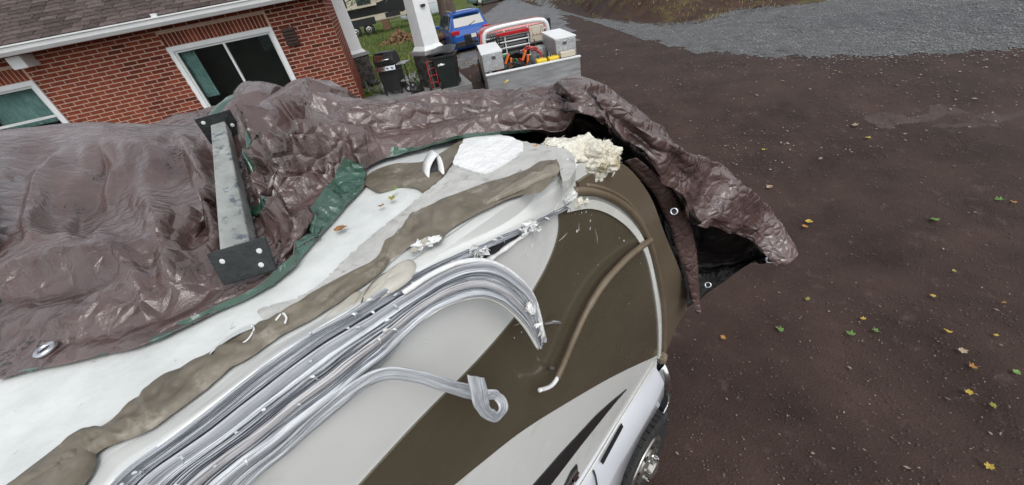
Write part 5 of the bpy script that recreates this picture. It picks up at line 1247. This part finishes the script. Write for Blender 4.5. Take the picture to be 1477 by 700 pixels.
# cab
cabp = [(2.25, .55), (2.22, 1.22), (2.42, 1.62), (2.65, 1.68), (3.2, 1.67), (3.9, 1.22), (5.0, 1.02), (5.2, .85), (5.2, .5)]
b = MB()
def ringp(y, z): hw = .95 if z < 1.3 else .95-.20*(z-1.3)/.6; return hw
L_ = [(-ringp(y, z), y, z) for y, z in cabp]; R_ = [(ringp(y, z), y, z) for y, z in cabp]; nC = len(cabp)
b.grid([[L_[i], (L_[i][0]*.85, L_[i][1], L_[i][2]+(.03 if cabp[i][1] > 1 else 0)), (R_[i][0]*.85, R_[i][1], R_[i][2]+(.03 if cabp[i][1] > 1 else 0)), R_[i]] for i in range(nC)])
b.add(L_, [tuple(range(nC))]); b.add(R_, [tuple(range(nC))[::-1]])
cab_ = tp('cab', b, m_red, auto=True)
tp('cab_back', MB().bb(-.85, .85, 2.15, 2.20, .70, 1.21), m_black, cab_)
b = MB(); b.add([(-.82, 2.235, 1.20), (.82, 2.235, 1.20), (.74, 2.42, 1.60), (-.74, 2.42, 1.60), (-.82, 2.17, 1.20), (.82, 2.17, 1.20), (.74, 2.35, 1.60), (-.74, 2.35, 1.60)], [(0,1,2,3),(7,6,5,4),(0,4,5,1),(1,5,6,2),(2,6,7,3),(3,7,4,0)]); tp('rear_window', b, m_glass, cab_)
for sx in (-1, 1):
    b = MB(); b.add([(sx*.955, 2.5, 1.24), (sx*.955, 3.7, 1.24), (sx*.85, 3.35, 1.62), (sx*.85, 2.6, 1.62)], [(0,1,2,3)]); o = tp('side_window', b, m_glass, cab_); k = o.modifiers.new('t', 'SOLIDIFY'); k.thickness = .02
    tp('mirror', MB().bb(sx*1.03, sx*1.24, 3.75, 3.85, 1.25, 1.55), m_black, cab_, bevel=.02)
    tp('mirror_arm', MB().tube([(sx*.93, 3.7, 1.35), (sx*1.06, 3.78, 1.38)], .02, 6), m_black, cab_)
# headache rack: rounded white frame with bars
rk = cr([(-.78, 2.08, .70), (-.80, 2.08, 1.35), (-.76, 2.06, 1.62), (-.58, 2.05, 1.71), (0, 2.05, 1.73), (.58, 2.05, 1.71), (.76, 2.06, 1.62), (.80, 2.08, 1.35), (.78, 2.08, .70)], 6)
hr = tp('headache_rack', MB().tube(rk, .05, 8), m_white, smooth=True)
for z in (1.0, 1.13, 1.26, 1.39, 1.52): tp('rack_bar', MB().tube([(-.74, 2.05, z), (.74, 2.05, z)], .017, 8), m_white, hr, smooth=True)
for x in (-.28, .30): tp('rack_upright', MB().tube([(x, 2.06, .80), (x, 2.06, 1.66)], .014, 8), m_white, hr, smooth=True)
tp('light_bar', MB().bb(-.50, .50, 1.98, 2.05, 1.53, 1.61), m_taill, hr, bevel=.015)
tp('rack_plate', MB().bb(.32, .68, 1.97, 2.03, 1.28, 1.62), m_cream, hr, bevel=.01)
for i in range(3): tp('plate_mark', MB().box((.42+i*.08, 1.962, 1.43), (.05, .008, .012), rot=Matrix.Rotation(.6-.4*i, 3, 'Y')), m_red, hr)
for i, x in enumerate((-.62, -.54, -.46, .36, .62)):
    P = [(x+.03*cos(a), 1.98, 1.45+.13*sin(a)) for a in [q*pi/8 for q in range(16)]]; tp('shackle_loop', MB().tube(P, .012, 6, closed=True), m_black, hr, smooth=True)
# load, each a thing of its own
def onT(x, y, z): v = Matrix.Rotation(TRZ, 3, 'Z') @ Vector((x, y, z)); p = loc(8.15, 1.15, .78); return (p+v)
def cable(name, c, r, tube_, m, label, tilt, loops=5, cat='cable'):
    root = thing(name, label, cat, onT(*c), TRZ)
    rr_ = random.Random(int(c[0]*100)+7)
    for k in range(loops):
        P = []
        ph = rr_.random()*6; rs = r*rr_.uniform(.75, 1.05)
        for i in range(26): a = 2*pi*i/26; v = Vector((rs*cos(a), .03*sin(2*a+ph)+rr_.uniform(-.08, .08)*.4+k*.03-.06, rs*sin(a)*1.05)); P.append(Matrix.Rotation(tilt, 3, 'X') @ v+Vector((rr_.uniform(-.02, .02), 0, r)))
        obj('loop', MB().tube(P, tube_, 7, closed=True), m, root, local=True, smooth=True)
    return root
cb_ = cable('jumper_cable', (-.22, .75, .72), .34, .035, m_black, 'thick black cable coil with orange clamps in the truck bed', radians(-35), 7)
for a in (-.22, .16):
    for q in range(2): obj('clamp', MB().box((a+q*.07, -.06, .52-.10*q), (.05, .05, .22), rot=Matrix.Rotation(.5-q*.3, 3, 'Y')), m_orange, cb_, local=True, bevel=.01)
cable('power_lead', (-.30, .45, .72), .24, .02, m_black, 'black power lead piled at the front of the truck bed load', radians(-55), 5)
cable('air_hose', (.14, 1.1, .72), .30, .018, m_red, 'thin red hose loop behind the black cable coil', radians(-30), 3, 'hose')
cable('green_hose', (-.40, 1.3, .72), .26, .02, m_green, 'green hose loop at the left of the truck bed', radians(-40), 3, 'hose')
cable('yellow_strap', (-.62, .16, .80), .13, .022, m_yellow, 'tangled yellow strap in the left corner of the truck bed', radians(-60), 5, 'strap')
cable('red_strap', (-.64, .30, .86), .11, .018, m_red, 'tangled red strap above the yellow one in the truck bed', radians(-60), 3, 'strap')
for i, (x, lb) in enumerate(((.22, 'left yellow tool case at the tailgate of the truck'), (.48, 'right yellow tool case at the tailgate of the truck'))):
    r_ = thing('tool_case', lb, 'case', onT(x, .22, .70), TRZ, 'yellow tool cases in the truck bed')
    obj('case_body', MB().bb(-.115, .115, -.11, .11, 0, .38), m_yellow, r_, local=True, bevel=.02); obj('case_lid', MB().bb(-.11, .11, -.105, .105, .385, .50), m_yellow, r_, local=True, bevel=.03)
    obj('handle', MB().tube([(-.06, 0, .50), (-.06, 0, .56), (.06, 0, .56), (.06, 0, .50)], .014, 6), m_black, r_, local=True); obj('clasp', MB().bb(-.03, .03, -.125, -.108, .32, .42), m_black, r_, local=True)
pl_ = tag(obj('steel_drum', MB().lathe(onT(.42, 1.45, .70), (0, 0, 1), [(.19, 0), (.2, .02), (.2, .25), (.205, .26), (.2, .27), (.2, .5), (.17, .54), (.05, .56)], 24), m_galv, smooth=True), 'grey steel drum standing in front of the truck rack', 'drum')
tag(obj('wooden_block', MB().bb(0, .01, 0, .01, 0, .01) if False else MB().box(onT(.76, .14, 1.20), (.30, .14, .10), rot=Matrix.Rotation(TRZ, 3, 'Z')), m_cream, bevel=.01), 'pale wooden block wedged at the right corner of the tailgate', 'block')
w_ = cr([onT(.40, 1.9, 1.35), onT(.45, 1.8, 1.1), onT(.55, 1.85, 1.2), onT(.6, 1.8, .95), onT(.5, 1.7, .8)], 6); tag(obj('loose_wire', MB().tube(w_, .015, 6), m_dark, smooth=True), 'loose brown wire hanging from the truck rack', 'wire')

# ------------------------------------------------------------------ blue hatchback and far cars
def car(name, label, h, s, z, az, paint, Lg=4.4, Wd=1.8, Ht=1.55, hatch=True, plate=True, scale=1.0, group='parked cars'):
    root = thing(name, label, 'car', loc(h, s, z), RZ_H+az, group)
    hw = Wd/2
    # stations along length: y, sill z, belt z, roof z, belt half width, roof half width
    st = [(-.02, .42, .74, .78, .80, .70), (.05, .30, .92, .98, .93, .80), (.16, .24, .98, 1.05, .98, .84), (.42, .22, 1.00, 1.46, 1.0, .74), (.75, .22, 1.0, Ht-.01, 1.0, .70), (1.6, .22, .99, Ht, 1.0, .70), (2.35, .22, .97, Ht-.06, 1.0, .68), (3.05, .22, .95, 1.02, .98, .80), (3.8, .24, .86, .92, .95, .80), (4.25, .30, .74, .78, .88, .70), (Lg, .40, .62, .66, .76, .6)]
    rows = []
    for y, a, b_, c, d, e in st:
        d *= hw; e *= hw
        rows.append([(-d*.9, y, a), (-d, y, a+.12), (-d, y, (a+b_)/2), (-d*.985, y, b_), (-e, y, c-.03), (-e*.7, y, c), (0, y, c+.012), (e*.7, y, c), (e, y, c-.03), (d*.985, y, b_), (d, y, (a+b_)/2), (d, y, a+.12), (d*.9, y, a)])
    b = MB(); b.grid(rows); b.add(rows[0], [tuple(range(13))]); b.add(rows[-1], [tuple(range(13))[::-1]]); b.grid([[r[0], r[12]] for r in rows])
    body = obj('body', b, paint, root, local=True, auto=True)
    def quad(nm, P, m, th=.02):
        q = MB(); q.add(P, [(0,1,2,3)]); o = obj(nm, q, m, body, local=True); k = o.modifiers.new('t', 'SOLIDIFY'); k.thickness = th; k.offset = 0; return o
    quad('rear_window', [(-.74*hw, .185, 1.09), (.74*hw, .185, 1.09), (.66*hw, .40, 1.43), (-.66*hw, .40, 1.43)], m_carglass)
    quad('windscreen', [(-.70*hw, 2.98, 1.06), (.70*hw, 2.98, 1.06), (.60*hw, 2.42, Ht-.08), (-.60*hw, 2.42, Ht-.08)], m_carglass, .03)
    for sx in (-1, 1):
        for y0, y1 in ((.62, 1.25), (1.32, 2.15), (2.2, 2.7)):
            f = lambda y, z: sx*hw*(.985+(.72-.985)*(z-1.0)/(Ht-1.0))+sx*.012
            top = Ht-.10 if y1 < 2.5 else Ht-.22
            quad('side_window', [(f(y0, 1.04), y0, 1.04), (f(y1, 1.04), y1+(.15 if y1 > 2.5 else 0), 1.04), (f(y1, top), y1-.02, top), (f(y0, top), y0+.04, top)], m_carglass)
        q = MB(); q.bb(sx*.58*hw, sx*.97*hw, -.02, .14, .84, .99); obj('tail_light', q, m_taill, body, local=True, bevel=.02)
        for y in (.85, 3.5):
            w = obj('wheel', MB().lathe((sx*(hw-.1), y, .33), (sx, 0, 0), [(.18, -.1), (.32, -.1), (.335, -.05), (.335, .07), (.32, .115), (.22, .105)], 22), m_rubber, root, local=True, smooth=True)
            obj('rim', MB().lathe((sx*(hw-.0), y, .33), (sx, 0, 0), [(.22, 0), (.20, .012), (.08, .004), (0, .015)], 18), m_steel, w, local=True, smooth=True)
        obj('mirror', MB().bb(sx*(hw+.01), sx*(hw+.20), 2.75, 2.86, .98, 1.12), paint, body, local=True, bevel=.03)
        obj('roof_rail', MB().tube([(sx*.62*hw, .7, Ht-.0), (sx*.62*hw, .8, Ht+.05), (sx*.62*hw, 2.1, Ht+.04), (sx*.62*hw, 2.2, Ht-.03)], .018, 6), m_chrome, body, local=True)
    obj('rear_bumper', MB().bb(-.86*hw, .86*hw, -.07, .06, .34, .58), m_black, body, local=True, bevel=.03)
    obj('spoiler', MB().bb(-.66*hw, .66*hw, .30, .50, Ht-.10, Ht-.03), paint, body, local=True, bevel=.02)
    if plate: obj('licence_plate', MB().bb(-.17, .17, -.07, -.02, .64, .78), m_dwhite, body, local=True)
    obj('wiper', MB().tube([(0, .17, 1.10), (.30, .24, 1.20)], .014, 6), m_black, body, local=True)
    root.scale = (scale,)*3
    return root
m_carglass = mat('car_glass', (.035, .045, .05), .06, spec=.9)
car('parked_car', 'blue hatchback parked on gravel behind the truck, rear facing us', 18.3, .12, .92, radians(12), m_blue, Ht=1.62)
m_silverp = mat('silver_paint', (.42, .46, .48), .3, (.48, .52, .54), 1, coat=.5); m_teal = mat('teal_paint', (.10, .17, .16), .3, (.13, .20, .19), 1, coat=.5)
car('parked_car', 'white and grey car far behind the porch column', 43.5, -1.2, 1.28, radians(100), m_silverp, scale=1.15, plate=False)
car('parked_car', 'grey green car at the far top, beyond the tree trunk', 54, 6.0, 1.0, radians(104), m_teal, scale=1.25, plate=False)

# ------------------------------------------------------------------ travel trailer beyond the lawn
rv = thing('travel_trailer', 'cream and black travel trailer parked on the lawn behind the porch', 'trailer', loc(30.0, -7.4, 1.62), RZ_H+atan2(.1, 1))
def rvp(nm, b, m, p=None, **k): return obj(nm, b, m, p or rv, local=True, **k)
b = MB(); b.prism([(-5.5, 0, .75), (3.4, 0, .75), (4.2, 0, 1.25), (4.4, 0, 2.2), (4.1, 0, 3.3), (-5.5, 0, 3.4)], (0, 2.4, 0)); bd = rvp('body', b, m_cream, bevel=.06)
b = MB(); b.prism([(-.6, -.012, 1.15), (2.2, -.012, 1.15), (3.3, -.012, 1.0), (4.15, -.012, 1.30), (4.3, -.012, 2.0), (3.6, -.012, 2.15), (2.3, -.012, 1.85), (1.0, -.012, 1.62), (-.6, -.012, 1.62)], (0, .008, 0)); rvp('black_stripe', b, m_decalb, bd)
b = MB(); b.prism([(-5.4, -.012, 1.2), (-1.2, -.012, 1.2), (-1.2, -.012, 1.6), (-5.4, -.012, 1.6)], (0, .008, 0)); rvp('black_stripe', b, m_decalb, bd)
for x0, x1, z0, z1 in ((-2.6, -1.7, 1.9, 2.9), (-.9, .1, 1.75, 3.0), (.5, 1.5, 1.85, 3.0), (-4.6, -3.4, 1.9, 2.8)):
    w = rvp('window', MB().bb(x0, x1, -.03, .0, z0, z1), m_black, bd, bevel=.02)
    rvp('pane', MB().bb(x0+.07, x1-.07, -.038, -.031, z0+.07, z1-.07), m_carglass, bd)
rvp('slide_out', MB().bb(-1.3, 1.75, -.28, -.035, 1.64, 3.15), m_cream, bd, bevel=.03)
for x0, x1 in ((-.9, -.1), (.55, 1.45)): rvp('slide_window', MB().bb(x0, x1, -.31, -.281, 1.8, 3.0), m_carglass, bd)
rvp('wheel_arch', MB().bb(-.75, 1.35, -.02, -.005, .62, 1.05), m_black, bd)
for x in (-.15, .75):
    w = rvp('wheel', MB().lathe((x, .12, .37), (0, -1, 0), [(.2, -.1), (.35, -.1), (.37, 0), (.36, .1), (.22, .11)], 22), m_rubber, smooth=True); rvp('rim', MB().lathe((x, .015, .37), (0, -1, 0), [(.21, 0), (.18, .015), (.06, .0), (0, .02)], 18), m_steel, w, smooth=True)
rvp('hitch', MB().tube([(3.4, 1.2, .7), (5.2, 1.2, .6)], .07, 8), m_black); rvp('jack', MB().bb(1.7, 2.2, .0, .5, .15, .75), m_wood); rvp('storage_door', MB().bb(2.1, 3.1, -.02, -.004, .85, 1.12), m_black, bd)

# ------------------------------------------------------------------ tree, log, leaf pile
tr = thing('pine_tree', 'thick grey-brown conifer trunk with drooping boughs behind the blue car', 'tree', loc(22.5, -.85, 1.3))
P = [HS(22.5, -.85, 1.1), HS(22.5, -.85, 1.6), HS(22.5, -.86, 3), HS(22.55, -.9, 6), HS(22.6, -.95, 10), HS(22.6, -1, 15)]
obj('trunk', MB().tube(cr(P, 5), [.62, .58, .52, .48, .45]+[.43]*5+[.40]*5+[.34]*5+[.26]*5+[.12], 18), m_bark, tr, smooth=True)
crown = MB(); lr = random.Random(9)
limbs = []
for i in range(26):
    a = lr.uniform(0, 2*pi); z = lr.uniform(3.9, 14); Ln = lr.uniform(2.2, 4.6)*(1-.4*(z-4)/10)
    limbs.append((a, z, Ln, lr.uniform(.5, 1.1)))
limbs += [(atan2(-sv.y-.3*hv.y, -sv.x-.3*hv.x), 4.6, 4.6, 1.3), (atan2(-sv.y*1-.5*hv.y, -sv.x-.5*hv.x), 5.0, 4.6, 1.5), (atan2(-sv.y+.1*hv.y, -sv.x+.1*hv.x), 4.4, 3.9, .9)]
for a, z, Ln, dr in limbs:
    o0 = HS(22.5, -.88, z); d = Vector((cos(a), sin(a), 0)); Q = [o0+d*Ln*t+Vector((0, 0, .35*t-dr*t*t)) for t in (0, .25, .5, .75, 1)]
    obj('limb', MB().tube(Q, [.10, .08, .055, .035, .015], 7), m_bark, tr, smooth=True)
    for k in range(260):
        t = lr.random()**.6; c = o0+d*Ln*t+Vector((0, 0, .35*t-dr*t*t)); side = Vector((-d.y, d.x, 0))*lr.gauss(0, .5)*(.4+t); c = c+side+Vector((0, 0, lr.gauss(-.12, .16)))
        w = Vector((lr.uniform(-1, 1), lr.uniform(-1, 1), lr.uniform(-.8, .2))).normalized()*lr.uniform(.10, .24); u = w.cross(Vector((lr.uniform(-1, 1), lr.uniform(-1, 1), 1))).normalized()*.03
        crown.add([c-u, c+u, c+w], [(0, 1, 2)])
obj('crown', crown, m_leafg, tr, fix=False)
lg = lump('fallen_log', HS(20.4, -1.15, 1.55), (.5, .28, .26), m_wood, 31, .55, 4, None); tag(lg, 'rotten brown stump lying on the grass beside the blue car', 'log')
lp = MB()
for i in range(900):
    r = abs(lr.gauss(0, .5)); a = lr.random()*6.28; h, s = 21.6+r*cos(a)*.8, -3.45+r*sin(a)*1.1; c = HS(h, s, gz(h, s)+.02+max(0, .55-r*.55)*lr.random()); u = Vector((lr.uniform(-1, 1), lr.uniform(-1, 1), lr.uniform(-.6, .6))).normalized()*.09; w = u.orthogonal().normalized()*.06
    lp.add([c+u, c+w, c-u, c-w], [(0, 1, 2, 3)])
tag(obj('leaf_pile', lp, m_dry, fix=False), 'heap of dry brown leaves on the lawn between the columns', 'leaf pile', kind='stuff')
# distant hedge closing the view
hg = MB()
for i in range(9000):
    s = lr.uniform(-60, 70); h = 95+.25*s+lr.uniform(-6, 6); z = gz(h, s)+abs(lr.gauss(0, 3.2)); c = HS(h, s, z); u = Vector((lr.uniform(-1, 1), lr.uniform(-1, 1), lr.uniform(-1, 1))).normalized()*lr.uniform(.4, 1.0); w = u.orthogonal().normalized()*.6; hg.add([c+u, c+w, c-u, c-w], [(0, 1, 2, 3)])
tag(obj('far_hedge', hg, m_leafg, fix=False), 'far green thicket closing off the lawn', 'hedge', kind='stuff')
